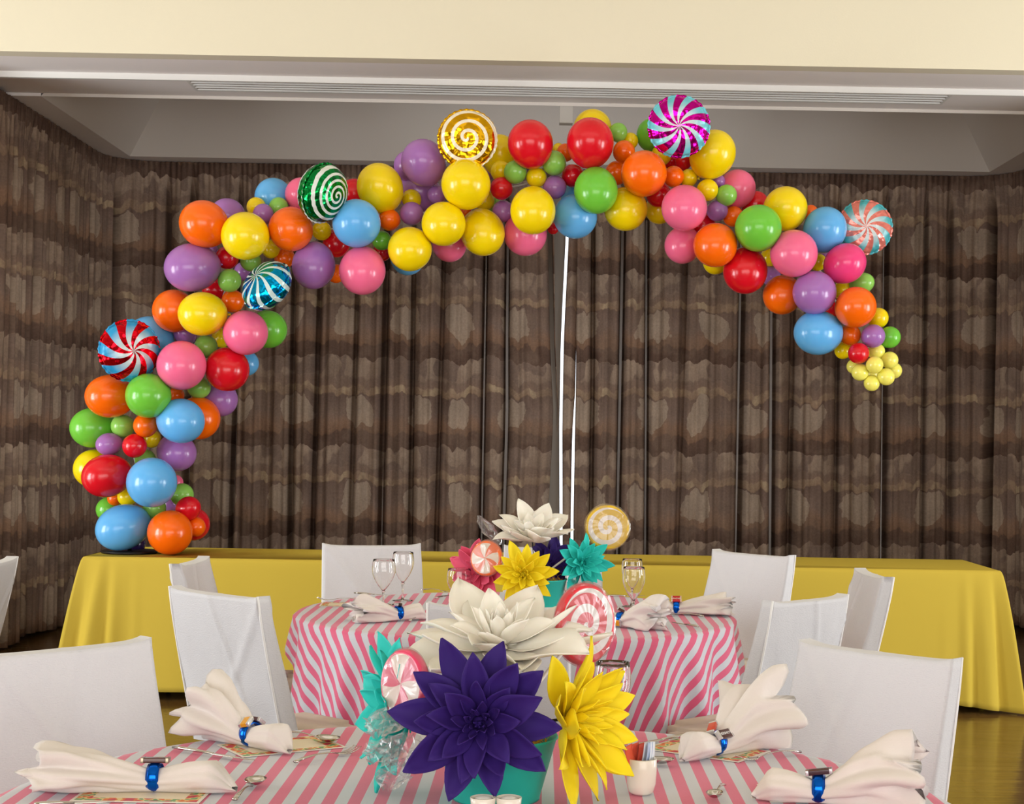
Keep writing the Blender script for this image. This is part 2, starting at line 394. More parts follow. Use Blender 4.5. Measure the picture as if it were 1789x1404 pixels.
# ------------------------------------------------------------------ curtains
def valleys(seed, L):
    rnd = random.Random(int(seed * 100)); out = []; p = rnd.uniform(0.05, 0.2)
    while p < L: out.append((p, rnd.uniform(0.10, 0.26), rnd.uniform(0.016, 0.030), rnd.uniform(-0.03, 0.03))); p += rnd.choice((0.17, 0.24, 0.33, 0.42)) * rnd.uniform(0.85, 1.15)
    return out
def fold(s, z, top, seed, amp, VL):
    low = 0.016 * math.sin(2 * PI * s / 0.19 + 1.3 * math.sin(s * 2 + seed)) + 0.008 * math.sin(2 * PI * s / 0.083 + 2 * math.sin(s * 3.1)) + 0.014 * math.sin(s * 7 + z * 0.5)
    low += 0.004 * math.sin(2 * PI * s / 0.047)
    for (p, dpt, wv, lean) in VL:
        d = s - p - lean * (top - z) * 0.35
        if abs(d) < 0.12: low -= dpt * math.exp(-(d / wv) ** 2)
    pt = 2 * PI * s / 0.128
    topf = 0.022 * (abs(math.sin(pt / 2)) ** 0.35) - 0.01 + 0.008 * math.sin(pt * 3)
    k = ss(0.02, 0.45, top - z)
    return topf * (1 - k) + low * k
def curtain(name, path, zt, zb, seed, edges=(None, None), ds=0.010, nz=26, amp=0.085):
    # resample
    pts = []; L = [0]
    for i in range(1, len(path)): L.append(L[-1] + (Vector(path[i]) - Vector(path[i - 1])).length)
    n = int(L[-1] / ds); vs, uv, fs = [], [], []; VL = valleys(seed, L[-1])
    for j in range(nz + 1):
        z = zt + (zb - zt) * (j / nz) ** 1.0
        for i in range(n + 1):
            s = L[-1] * i / n
            k = 0
            while k < len(L) - 2 and L[k + 1] < s: k += 1
            a, b = Vector(path[k]), Vector(path[k + 1]); t = (s - L[k]) / (L[k + 1] - L[k])
            p = a.lerp(b, t); d = (b - a).normalized()
            # smooth normal
            nn = Vector((d.y, -d.x))
            o = fold(s, z, zt, seed, amp, VL)
            q = p + nn * o
            x = q.x
            for (ed, side) in ((edges[0], 0), (edges[1], 1)):
                if ed:
                    w_ = max(0, 1 - (s if side == 0 else L[-1] - s) / 0.5)
                    x += ed(z) * w_
            zz = z + (0.012 * math.sin(s * 5 + seed) if j == nz else 0)
            vs.append((x, q.y, zz)); uv.append((s * 0.85 + seed, z))
    m_ = n + 1
    for j in range(nz):
        for i in range(n): fs.append((j * m_ + i, (j + 1) * m_ + i, (j + 1) * m_ + i + 1, j * m_ + i + 1))
    o = mk(name, vs, fs, M_CURT, uvs=uv); solid(o, 0.003)
    return o
XC0 = -3.42; YC = 12.55; RC = 0.42
XC1 = 3.66
def corner(cx, cy, a0, a1, r, n=10): return [(cx + r * math.cos(a0 + (a1 - a0) * i / n), cy + r * math.sin(a0 + (a1 - a0) * i / n)) for i in range(n + 1)]
eL = atY(968, 600, YC)
pathL = [(XC0, 9.3)] + corner(XC0 + RC, YC - RC, PI, PI / 2, RC) + [(eL.x, YC)]
def pxedge(tab, base):
    # table of (py, px) at the curtain plane -> x offset by height
    W_ = [atY(px, py, YC) for py, px in tab]
    def f(z):
        for a, b in zip(W_, W_[1:]):
            if a.z >= z >= b.z: return a.x + (b.x - a.x) * (a.z - z) / (a.z - b.z) - base
        return (W_[0].x if z > W_[0].z else W_[-1].x) - base
    return f
edL = [(300, 966), (420, 968), (600, 970), (720, 975), (780, 972), (900, 963), (1050, 955)]
c1 = curtain('curtain', pathL, ZS - 0.004, 0.03, 0.4, (None, pxedge(edL, eL.x)))
tag(c1, 'brown mottled pleated curtain covering the left wall and left half of the back wall', 'curtain', 'floor length curtains')
eR = atY(1003, 600, YC)
pathR = [(eR.x, YC)] + corner(XC1 - RC, YC - RC, PI / 2, 0, RC) + [(XC1, 9.3)]
edR = [(300, 1009), (680, 1006), (780, 1004), (900, 1002), (1050, 1001)]
c2 = curtain('curtain', pathR, ZS - 0.004, 0.03, 2.3, (pxedge(edR, eR.x), None))
tag(c2, 'brown mottled pleated curtain covering the right half of the back wall', 'curtain', 'floor length curtains')
def band(name, tabL, tabR, Y, m, parent, zt=ZS - 0.01, zb=0.04, wav=0.0):
    fl, fr = pxedge(tabL, 0), pxedge(tabR, 0); vs, fs, uv = [], [], []
    n = 24; k = 6
    for j in range(n + 1):
        z = zt + (zb - zt) * j / n
        for i in range(k + 1):
            t = i / k; vs.append((fl(z) * (1 - t) + fr(z) * t, Y + wav * math.sin(t * PI), z)); uv.append((t * 0.1 + 9.3, z))
    for j in range(n):
        for i in range(k): fs.append((j * (k + 1) + i, (j + 1) * (k + 1) + i, (j + 1) * (k + 1) + i + 1, j * (k + 1) + i + 1))
    return solid(mk(name, vs, fs, m, parent, uvs=uv), 0.004)
sl = [(300, 994), (420, 991), (540, 985), (600, 982.5), (750, 980), (900, 980.5), (1050, 981)]
band('leading_edge', [(a, b + 2.5) for a, b in sl], [(300, 1012), (680, 1005), (760, 999.5), (900, 997), (1050, 996)], YC + 0.03, M_CURT, c2, wav=-0.02)
M_LIN = fabric('curtain_lining', (150, 142, 134), 200, 0.1)
band('lining', [(300, 955), (1050, 945)], [(a, b - 2.5) for a, b in sl], YC + 0.09, M_LIN, c1)

# ------------------------------------------------------------------ long yellow table
ZT = 0.75
pA = atZ(143, 972.5, ZT); pB = atZ(1745, 996, ZT)
ty0 = (pA.y + pB.y) / 2; ty1 = ty0 + 0.76; tx0, tx1 = pA.x, pB.x
for k in range(2):
    a = tx0 + 0.01 + k * (tx1 - tx0) / 2; b = a + (tx1 - tx0) / 2 - 0.02
    t = empty('folding_table', ((a + b) / 2, (ty0 + ty1) / 2, 0))
    tag(t, 'long folding table under the %s half of the yellow cloth' % ('left' if k == 0 else 'right'), 'table', 'folding tables under the yellow cloth')
    hw = (b - a) / 2
    box('tabletop', (-hw, -0.37, ZT - 0.04), (hw, 0.37, ZT - 0.006), M_WOODT, t, 0.005)
    for sx in (-1, 1):
        for sy in (-1, 1):
            x = sx * (hw - 0.30)
            tube('leg', [(x, sy * 0.29, 0.0), (x, sy * 0.29, 0.35), (x, sy * 0.27, ZT - 0.04)], 0.014, M_DARK, t)
def rect_cloth(name, x0, x1, y0, y1, zt, zb, m):
    cx, cy, hx, hy = (x0 + x1) / 2, (y0 + y1) / 2, (x1 - x0) / 2, (y1 - y0) / 2
    P = 4 * (hx + hy); vs, fs = [], []
    S = []
    for c0, c1 in ((0, 2 * hx), (2 * hx, 2 * hx + 2 * hy), (2 * hx + 2 * hy, 4 * hx + 2 * hy), (4 * hx + 2 * hy, P)):
        L_ = c1 - c0; e_ = min(0.36, L_ * 0.45)
        S += [c0 + e_ * k / 46 for k in range(46)] + [c0 + e_ + (L_ - 2 * e_) * k / 60 for k in range(60)] + [c1 - e_ + e_ * k / 46 for k in range(46)]
    N = len(S)
    rc = 0.03
    # perimeter samples of a rounded rectangle with normals
    def per(s):
        s %= P
        segs = [(2 * hx, (-hx, -hy), (1, 0), (0, -1)), (2 * hy, (hx, -hy), (0, 1), (1, 0)), (2 * hx, (hx, hy), (-1, 0), (0, 1)), (2 * hy, (-hx, hy), (0, -1), (-1, 0))]
        for L, o, d, n in segs:
            if s <= L: return Vector((o[0] + d[0] * s, o[1] + d[1] * s)), Vector(n), min(s, L - s), L, s
            s -= L
        return Vector((-hx, -hy)), Vector((0, -1)), 0, 1, 0
    rows = [0, 0.004, 0.012, 0.03] + [0.03 + (1 - 0.03) * k / 22 for k in range(1, 23)]
    for t in rows:
        for i in range(N):
            # concentrate samples near corners
            s = S[i]
            p, n, dc, L, sl_ = per(s)
            cn = Vector((math.copysign(1, p.x), math.copysign(1, p.y))).normalized()
            cw = math.exp(-(dc / 0.17) ** 2)
            drop = (zt - zb) * t
            dc_s = dc if s < P - dc - 1e-6 and abs(sl_ - dc) < 1e-6 else -dc
            flare = cw * t ** 0.8 * (0.105 + 0.046 * math.cos(2 * PI * dc_s / 0.098 + 0.6 * t) + 0.014 * math.cos(2 * PI * dc_s / 0.061 + 1))
            nrm = (n * (1 - cw) + cn * cw).normalized() if cw > 0.01 else n
            wave = t * (0.010 * math.sin(s * 6.1) + 0.008 * math.sin(s * 13.7 + 1) + 0.018 * math.exp(-((s - 0.75) / 0.07) ** 2))
            q = p + nrm * (flare + wave + 0.006 * min(1, t * 30) + 0.02 * t)
            rr = 0.008 * (1 - min(1, t / 0.012)) if t < 0.012 else 0
            z = zt - drop - cw * t * 0.035
            z = max(z, 0.006)
            vs.append((cx + q.x - n.x * rr, cy + q.y - n.y * rr, z))
    R = len(rows)
    for j in range(R - 1):
        for i in range(N):
            i2 = (i + 1) % N; fs.append((j * N + i, (j + 1) * N + i, (j + 1) * N + i2, j * N + i2))
    fs.append(tuple(range(N)))
    o = mk(name, vs, fs, m); solid(o, 0.002)
    return o
yc = rect_cloth('tablecloth', tx0, tx1, ty0, ty1, ZT, 0.045, M_YCLOTH)
tag(yc, 'plain yellow cloth draped over the long table along the curtains', 'tablecloth')

T1 = Vector((atY(836, 1400, 2.9).x, 2.90, 0)); R1 = 0.90
T2 = Vector((atZ(902, 1066, ZT).x, 6.15, 0)); R2 = 0.835
FR = []
# ------------------------------------------------------------------ chairs
HC = 0.92
def chair_cover(w, seed):
    """slipcover of the backrest: closed at the top, open at the bottom"""
    rnd = random.Random(seed); NU, NV = 44, 32
    vs, fs = [], []
    # perimeter: front face, side, back face, side
    per = []
    for i in range(NU + 1): per.append((-1 + 2 * i / NU, 0))
    for i in range(1, 4): per.append((1, i / 4))
    for i in range(NU + 1): per.append((1 - 2 * i / NU, 1))
    for i in range(1, 4): per.append((-1, 1 - i / 4))
    n = len(per)
    for j in range(NV + 1):
        t = j / NV; z = HC - t * (HC - 0.43)
        back = -0.005 + 0.13 * t ** 1.1          # leans: top is further back
        th = 0.045 + 0.030 * t
        hwid = w / 2 * (1.0 + 0.025 * t)
        for (a, b) in per:
            x = a * hwid; y = back - th / 2 + b * th
            e = noise.noise(Vector((x * 5 + seed, b * 3, z * 5))) * 0.007 * (0.4 + t)
            e += 0.004 * math.sin(x * 30 + z * 16 + seed) * t
            e += 0.006 * math.exp(-((a * 0.5 + t * 0.8 - 0.55 + 0.1 * math.sin(seed)) / 0.035) ** 2) + 0.005 * math.exp(-((a * 0.9 - t * 0.6 + 0.2 * math.sin(seed * 3)) / 0.05) ** 2)
            y += e * (1 if b > 0.5 else -1) + (0.004 * (1 - abs(a)) * (1 if b > 0.5 else -1))
            zz = z + (0.009 * abs(a) ** 9 - 0.003 * (1 - a * a) if j == 0 else 0) + (0.006 * math.sin(a * 5 + seed) if j == NV else 0)
            x += 0.003 * noise.noise(Vector((z * 6, seed, b)))
            vs.append((x, y, zz))
    for j in range(NV):
        for i in range(n):
            i2 = (i + 1) % n; fs.append((j * n + i, (j + 1) * n + i, (j + 1) * n + i2, j * n + i2))
    # top strip
    for i in range(NU): fs.append((i, i + 1, NU + 4 + (NU - i - 1), NU + 4 + (NU - i)))
    fs.append((NU, NU + 1, NU + 2, NU + 3, NU + 4)); 
    m0 = NU + 4 + NU
    fs.append((m0, m0 + 1, m0 + 2, m0 + 3, 0))
    me = bpy.data.meshes.new('back_cover'); me.from_pydata(vs, [], fs); me.update(); me.materials.append(M_COVER)
    for p in me.polygons: p.use_smooth = len(p.vertices) == 4 and p.index < NV * n
    bm = bmesh.new(); bm.from_mesh(me); bmesh.ops.recalc_face_normals(bm, faces=bm.faces); bm.to_mesh(me); bm.free()
    return me
M_PIPE = fabric('slipcover_seam', (244, 244, 246), 200, 0.1)
def chair(pxA, pxB, target, label, seed, width=None):
    A, B = atZ(*pxA, HC), atZ(*pxB, HC); mid = (A + B) / 2
    wd = (B - A).length if width is None else width
    wd = max(0.38, min(0.47, wd))
    ax = (B - A); ax.z = 0; ax.normalize()
    fw = Vector((-ax.y, ax.x, 0))
    if fw.dot(Vector(target) - mid) < 0: fw = -fw; ax = -ax
    rz = math.atan2(ax.y, ax.x)
    e = empty('banquet_chair', (mid.x, mid.y, 0), rz); tag(e, label, 'chair', 'white covered chairs around the tables')
    hw = wd / 2
    cv = link(bpy.data.objects.new('back_cover', chair_cover(wd, seed)), e)
    # raised seams along both upright edges and the top
    for s in (-1, 1):
        tube('seam', [(s * hw * (1 + .025 * t), -0.005 + 0.13 * t ** 1.1 - (0.045 + 0.03 * t) / 2, HC - t * (HC - 0.43) + (0.008 if t == 0 else 0)) for t in [k / 8 for k in range(9)]], 0.0035, M_PIPE, cv, 6)
    # cushion
    bm = bmesh.new(); bmesh.ops.create_cube(bm, size=1)
    for v in bm.verts: v.co = Vector((v.co.x * 0.44, v.co.y * 0.37 + 0.285, v.co.z * 0.075 + 0.445))
    bmesh.ops.bevel(bm, geom=[ed for ed in bm.edges if abs(ed.verts[0].co.z - ed.verts[1].co.z) > 0.01], offset=0.09, segments=6, affect='EDGES')
    bmesh.ops.bevel(bm, geom=[ed for ed in bm.edges if abs(ed.verts[0].co.z - ed.verts[1].co.z) < 0.001 and len(ed.link_faces) == 2], offset=0.018, segments=3, affect='EDGES')
    me = bpy.data.meshes.new('seat'); bm.to_mesh(me); bm.free(); me.materials.append(M_SEAT)
    for p in me.polygons: p.use_smooth = True
    st = link(bpy.data.objects.new('seat', me), e)
    box('seat_frame', (-0.2, 0.14, 0.385), (0.2, 0.44, 0.409), M_DARK, e, 0.004)
    for sx in (-1, 1):
        tube('leg', [(sx * 0.19, 0.42, 0.39), (sx * 0.20, 0.435, 0.0)], 0.012, M_DARK, e)
        tube('leg', [(sx * 0.19, 0.17, 0.39), (sx * 0.20, 0.05, 0.0)], 0.012, M_DARK, e)
    FR.append((mid.copy(), ax, fw))
    return e, ax, fw
chair((-36, 1147), (257, 1118), T1, 'white covered chair at the left edge of the nearest striped table', 1)
chair((1402, 1122), (1670, 1156), T1, 'large white covered chair at the right side of the nearest striped table', 2)
chair((308, 1027), (463, 1046), T2, 'white covered chair between the left front chair and the farther striped table', 3)
chair((1338, 1053), (1470, 1041), T2, 'white covered chair partly behind the large right chair, at the farther table', 4)
chair((758, 1056), (985, 1062), T2, 'white covered chair seen from behind just above the white flower of the near centrepiece', 5, 0.42)
c6 = chair((311, 988), (357, 975), T2, 'narrow side-on chair back in front of the yellow cloth, left of the farther table', 6, 0.40)
chair((565, 952), (735, 952), T2, 'white covered chair behind the farther table beside the two stemmed glasses', 7)
chair((882, 955), (1050, 957), T2, 'white covered chair hidden behind the far teal flower and yellow lollipop', 8)
chair((1250, 962), (1383, 973), T2, 'white covered chair behind the right side of the farther striped table', 9)
c10 = chair((1498, 995), (1551, 1012), T2, 'narrow side-on chair back in front of the yellow cloth, right of the farther table', 10, 0.40)
chair((-62, 992), (19, 975), (-4.5, 6, 0), 'white chair back cut by the left frame edge before the curtain', 11)

# ------------------------------------------------------------------ round tables
def round_table(cx, cy, R, m, label_t, label_c, drop, seed, nf):
    t = empty('round_table', (cx, cy, 0)); tag(t, label_t, 'table', 'round tables')
    lathe('tabletop', [(0, ZT - 0.03), (R - 0.012, ZT - 0.03), (R - 0.008, ZT - 0.006), (0, ZT - 0.006)], M_WOODT, t, 64)
    for k in range(4):
        a = PI / 4 + k * PI / 2
        tube('leg', [(0.45 * math.cos(a), 0.45 * math.sin(a), 0), (0.36 * math.cos(a), 0.36 * math.sin(a), ZT - 0.03)], 0.015, M_DARK, t)
    N = 288; vs, uv, fs = [], [], []
    rings = [0.0, 0.25, 0.5, 0.75, 0.9, 0.97]
    prof = []
    for q in rings: prof.append((q * R, ZT, q * R, 0))
    prof.append((R - 0.006, ZT - 0.001, R, 0)); prof.append((R, ZT - 0.008, R + 0.008, 0.02))
    K = 22
    for k in range(1, K + 1): t_ = k / K; prof.append((R, ZT - 0.008 - (drop - 0.008) * t_, R + drop * t_, t_))
    for (r, z, rho, tt) in prof:
        for i in range(N):
            a = 2 * PI * i / N
            ph = nf * a + 0.9 * math.sin(3 * a + seed) + 0.5 * math.sin(5 * a + 2 * seed)
            amp = 0.6 + 0.4 * math.sin(2 * a + seed)
            fl = (tt ** 0.8) * (0.040 + 0.046 * amp * math.cos(ph) + 0.010 * math.cos(2.3 * ph + 1)) + 0.003
            rr = r + (fl if tt > 0 else 0)
            q = Vector((cx + rr * math.cos(a), cy + rr * math.sin(a), 0))
            if tt > 0:
                for (cm, cax, cfw) in FR:     # cloth is pushed in by the front of a tucked-in seat
                    dq = q - cm; dq.z = 0; lx = abs(dq.dot(cax)); ly = dq.dot(cfw)
                    if 0 < ly < 0.485 and lx < 0.34: q = q + cfw * ((0.485 - ly) * ss(0.62, 0.50, z) * ss(0.34, 0.25, lx))
            vs.append((q.x, q.y, z)); uv.append((rho * math.cos(a), rho * math.sin(a)))
    R_n = len(prof)
    for j in range(R_n - 1):
        for i in range(N):
            i2 = (i + 1) % N; fs.append((j * N + i, (j + 1) * N + i, (j + 1) * N + i2, j * N + i2))
    o = mk('tablecloth', vs, fs, m, uvs=uv); solid(o, 0.0015)
    tag(o, label_c, 'tablecloth', 'pink striped tablecloths')
    return o
round_table(T1.x, T1.y, R1, M_STR1, 'round table under the nearest pink striped cloth', 'pink and white striped cloth on the nearest round table', 0.46, 1.0, 17)
round_table(T2.x, T2.y, R2, M_STR2, 'round table under the farther pink striped cloth', 'pink and white striped cloth on the farther round table behind the purple flower', 0.46, 2.2, 19)
# ------------------------------------------------------------------ balloons
BL = [  # x, y, r, colour, layer, (angle of the outer end, elongation)
(214,921,43,'light blue',0,200,1.18),(297,930,39,'orange',0),(270,887,20,'pastel green',1),(329,888,22,'red',0.7,30,1.1),(337,915,29,'red',2),
(342,920,17,'orange',1),(191,890,22,'green',2.2),(203,900,22,'red',2.6),(265,842.5,43.5,'light blue',0),(186,831,40,'red',0.6,190,1.14),(163,818,33,'yellow',1.6),
(223,867,17,'yellow',1.2),(201,870,13,'orange',1.8),(254,803,18,'pastel green',1.4),(235,778.5,21,'red',0.3),(190,775.5,21,'purple',0.7,190,1.15),
(265,766,16,'yellow',1.3),(309,790,34,'purple',1.6,-20,1.1),(306,843,14,'pink',2.6),(318,864,20,'pastel green',1.8),(297,880,14,'purple',2.6),(254,743,21,'orange',0.3),
(214.5,744,20,'pastel green',0.8),(162,747,37,'green',1.5,180,1.12),(316,735,41,'light blue',0.2,-10,1.1),(347,730,37,'orange',1.5),(259,691,39,'green',0),
(192,692,40,'orange',0.6,180,1.14),(308,690,14,'orange',1.6),(348,677,20,'pastel green',1.0,0,1.1),(317,638,43,'pink',0,90,1.0),(397,645,38.5,'red',0.7),
(385,697,30,'purple',2.0),(430,634,22,'light blue',2.2),(262,593,40,'light blue',1.4),(304,543,37,'orange',1.0),(353,548,40,'yellow',0.2,180,1.09),(323,583,19,'purple',1.3),
(360,605,20,'pastel green',0.7),(429,581,39,'pink',0.3),(468,575,33,'green',1.7),(387,590,17,'yellow',1.9),
(356,391,42,'orange',0.2,150,1.05),(398,378,31,'purple',1.9),(335,467,45,'purple',0.3,190,1.13),(428.5,412,42,'yellow',0),(397,450,20,'red',0.9),(401,490,20.5,'pastel green',0.6),
(438,456,18,'pastel green',1.2),(448,362,17,'yellow',1.2),(460,374,18,'purple',0.8),(487,362,17,'pastel green',1.2),(478,345,33,'light blue',1.9),(527,340,29,'pink',1.8),
(508,400,39,'orange',0.3),(562,403,17,'yellow',1.4),(588,425,24,'red',1.9),(548,464,40,'purple',0.8,-90,1.12),(623,390,42,'light blue',0),(633,473,41.5,'pink',0.4,-90,1.05),
(473,435,16,'yellow',1.5),(497,450,18,'orange',2.0),(407,526,20,'orange',1.1),(376,507,22,'red',1.8),(668,440,16,'red',2.2),(587,478,16,'orange',2.4),(427,474,17,'purple',2.2),
(368,436,12,'purple',2.2),(619,340,27,'red',2.0),(664,328,42,'yellow',0.8,110,1.1),(680.5,384,19,'orange',0.6),(667,420,17,'green',1.0),(712,450,30,'light blue',2.2),
(740,283.5,40,'purple',0.8,110,1.06),(714,290,26,'purple',2.0),(733,336,37,'purple',2.2),(814,322,43,'yellow',0),(763,340,16.5,'purple',1.1),(719,373,20.5,'purple',0.7),
(719,348,17,'yellow',1.6),(716,435,38.5,'yellow',0.3),(775,391,38.5,'yellow',0.1),(843,406,40.5,'yellow',0.9,-70,1.1),(785,427,30,'pink',1.9),(812,370,12,'orange',2.2),(846,350,18,'yellow',1.7),
(873,271,35,'yellow',1.9,100,1.1),(875,299,18,'yellow',1.3),(926.6,251,41,'red',0.3,100,1.06),(900,300.6,20,'pastel green',0.5),(937,309.6,18,'yellow',0.6),(876,329,20,'red',0.8),
(879,369,19,'purple',1.1),(931,368,41,'yellow',0,-90,1.07),(969,327,20.5,'purple',0.7),(968,284.4,21,'pastel green',0.4),(917.6,408,38,'pink',1.5),(1001,307,20,'red',1.0),
(862,357,13,'pastel green',1.9),(1005,378,38.5,'light blue',0.9),(966,399,10,'red',2.3),(853,301,13,'purple',2.2),(988,266,15,'orange',1.8),(976,261,11,'yellow',2.2),
(1031,249,42.5,'red',0.2,90,1.06),(1035,226,34,'yellow',1.9),(1080,231,16,'pastel green',1.2),(1101,246,14,'yellow',1.5),(1090,265,19.5,'orange',0.8),(1041,333,40,'green',0.2,-90,1.08),
(1125,303,40,'orange',0.1),(1078,302,21,'orange',1.5),(1093,365,38,'yellow',1.0),(1151,340,22,'red',1.7),(1152,366,25,'yellow',2.2),(1140,235,28,'green',2.0),
(1245,269,41.5,'yellow',0.9,60,1.1),(1156,270,18,'yellow',1.5),(1194,282,15,'red',1.5),(1173,281,14,'red',2.1),(1177,308,18,'orange',0.7),(1203,311,15.5,'yellow',1.0),
(1236,332,19,'yellow',0.7),(1255,317,12,'purple',1.5),(1269,341,18.5,'pastel green',0.9),(1287,330,33,'pink',1.7),(1195.5,363,40,'pink',0.1),(1253,368,18.5,'purple',0.9),
(1281,378,18,'orange',1.2),(1319,358,24,'red',2.1),(1193,428,32,'pink',1.4),(1228,394,22,'red',1.7),(1249.6,428,38.5,'orange',0.3),(1302,473,40,'red',0.8,-100,1.06),
(1324.6,398.5,41,'green',0,),(1372,364.6,38.5,'yellow',1.0),(1250,457,22,'yellow',2.0),(1346,448,17,'yellow',2.0),(1441,400.6,39,'light blue',0.9,70,1.06),(1387,442.6,41.5,'pink',0.1),
(1476.6,460,36,'hot pink',0.6,30,1.08),(1429,458,15,'yellow',1.5),(1423,511,38,'purple',0.4),(1367,515,34,'orange',1.3),(1495,536.5,35.5,'orange',0.2),(1506,495,20,'pastel green',1.1,20,1.2),
(1473,507,17,'yellow',1.5),(1429,581,41.5,'light blue',0.7,180,1.13),(1485.5,585,18.5,'orange',0.7),(1525.6,587,20.5,'purple',0.3),(1554,589,19,'green',0.8),(1534,555.5,18,'yellow',0.9),
(1473,612,15,'yellow',1.2),(1500,617,18.5,'red',0.1),(1416,371,13,'orange',2.0),(1347,482,17,'purple',2.1),(1443,443,13,'purple',2.2),(1453,539,15,'red',2.0),
(1531,614,15,'pale yellow',0.7),(1554,629,15,'pale yellow',0.6),(1528,637,15,'pale yellow',0.0),(1561,647,14.5,'pale yellow',1.0),(1502.6,650,15,'pale yellow',0.3),(1548,658,15,'pale yellow',0.2),
(1523,669,14,'pale yellow',0.3),(1492,640,13,'pale yellow',0.9),(1524,652,12,'pale yellow',1.2),(236,950,18,'dark purple',1.6),(1002,345,22,'light blue',1.7)]
YG = 8.88
def balloon_profile():
    pr = [(0.0, 1.0)]
    for k in range(1, 21):
        a = PI * k / 22
        r = math.sin(a); z = math.cos(a)
        if a > PI / 2: z = z * 1.07; r = r * (1 - 0.06 * ((a - PI / 2) / (PI / 2)) ** 1.5)
        pr.append((r, z))
    pr += [(0.075, -1.095), (0.045, -1.13)]
    return pr
def template(col):
    o = lathe('t', balloon_profile(), M_LATEX[col], None, 36)
    k = lathe('k', [(0.0, -1.12), (0.045, -1.125), (0.06, -1.145), (0.04, -1.165), (0.05, -1.20), (0.075, -1.225), (0.0, -1.215)], M_LATEX[col], None, 14)
    a, b = o.data, k.data
    bpy.data.objects.remove(o); bpy.data.objects.remove(k)
    return a, b
TM = {c: template(c) for c in LATEX}
spine = [(240,950),(255,880),(235,800),(250,720),(300,640),(370,570),(400,490),(420,410),(520,400),(620,400),(720,380),(820,340),(930,320),(1030,300),(1120,310),(1200,340),(1290,390),(1380,430),(1440,480),(1470,550),(1515,600),(1527,640)]
def sp_near(x, y):
    best = None
    for i in range(len(spine) - 1):
        a, b = Vector(spine[i]), Vector(spine[i + 1]); t = max(0, min(1, (Vector((x, y)) - a).dot(b - a) / (b - a).length_squared))
        p = a.lerp(b, t); d = (p - Vector((x, y))).length
        if best is None or d < best[0]: best = (d, p, i + t)
    return best
bal = []
for e in BL:
    x, y, r, c, ly = e[:5]; ang = e[5] if len(e) > 5 else None; el = e[6] if len(e) > 6 else 1.0
    big = r > 27
    yy = YG - (0.26 if big else 0.20) + 0.17 * ly
    if (x, y) in ((214, 921),): yy = ty0 + 0.20
    if (x, y) in ((297, 930),): yy = ty0 + 0.17
    bal.append(dict(x=x, y=y, r=r, c=c, ly=ly, ang=ang, el=el, Y=yy, Y0=yy))
# ease neighbours apart in depth so that balloons press together instead of passing through
for it in range(90):
    for i in range(len(bal)):
        a = bal[i]
        for j in range(i + 1, len(bal)):
            b = bal[j]
            dx, dy = a['x'] - b['x'], a['y'] - b['y']; d2 = dx * dx + dy * dy; R2s = (a['r'] + b['r']) * 0.93
            if d2 >= R2s * R2s: continue
            need = math.sqrt(R2s * R2s - d2) * a['Y'] / F
            gap = b['Y'] - a['Y']; s = 1 if (b['ly'] > a['ly'] or (b['ly'] == a['ly'] and gap >= 0)) else -1
            if s * gap < need:
                push = (need - s * gap) * 0.28
                wa = 1 / a['r']; wb = 1 / b['r']
                a['Y'] -= s * push * wa / (wa + wb); b['Y'] += s * push * wb / (wa + wb)
    for b in bal:
        b['Y'] += (b['Y0'] - b['Y']) * 0.05; b['Y'] = max(YG - 0.48, min(YG + 0.62, b['Y']))
# labels that single each balloon out
def region(t):
    if t < 4.2: return "arch left leg"
    if t < 7.6: return "arch left shoulder"
    if t < 10.5: return "left of crest"
    if t < 14.2: return "arch top"
    if t < 17.0: return "arch right side"
    return "hanging right end"
for b in bal:
    b['t'] = sp_near(b['x'], b['y'])[2]; b['reg'] = region(b['t']); b['size'] = 'large' if b['r'] > 33 else ('medium' if b['r'] > 23.5 else 'small')
    b['kind'] = (b['size'], b['c']); b['lab'] = None
def rel(a, o):
    dx, dy = a['x'] - o['x'], a['y'] - o['y']
    if a['ly'] - o['ly'] > 0.8 and math.hypot(dx, dy) < o['r'] * 1.05 + a['r'] * 0.5: return 'peeking out behind'
    if abs(dx) > 1.6 * abs(dy): return 'left of' if dx < 0 else 'right of'
    if abs(dy) > 1.6 * abs(dx): return 'above' if dy < 0 else 'below'
    return ('above and left of' if dx < 0 else 'above and right of') if dy < 0 else ('below and left of' if dx < 0 else 'below and right of')
def nbrs(a): return sorted((o for o in bal if o is not a and math.hypot(a['x'] - o['x'], a['y'] - o['y']) < (a['r'] + o['r']) * 1.15), key=lambda o: (-(o['r'] > 33), o['ly'], math.hypot(a['x'] - o['x'], a['y'] - o['y'])))
for a in bal:
    same = [o for o in bal if o['kind'] == a['kind'] and o is not a and o['reg'] == a['reg']]
    base = '%s %s balloon' % a['kind']
    if not same: a['lab'] = '%s on the %s' % (base, a['reg'].replace('left of crest', 'left of the arch crest')); continue
    def facts(z): return {(rel(z, o), o['kind']) for o in nbrs(z)}
    done = False
    for o in nbrs(a):
        fct = (rel(a, o), o['kind'])
        if not any(fct in facts(s) for s in same):
            a['lab'] = '%s %s a %s %s one, %s' % (base, fct[0], o['size'], o['c'], a['reg']); done = True; break
    if not done:
        nb = nbrs(a)[:2]
        a['lab'] = '%s %s, between %s' % (base, a['reg'], ' and '.join('%s %s' % o['kind'] for o in nb))
grp = {}
for a in bal: grp.setdefault(a['lab'], []).append(a)
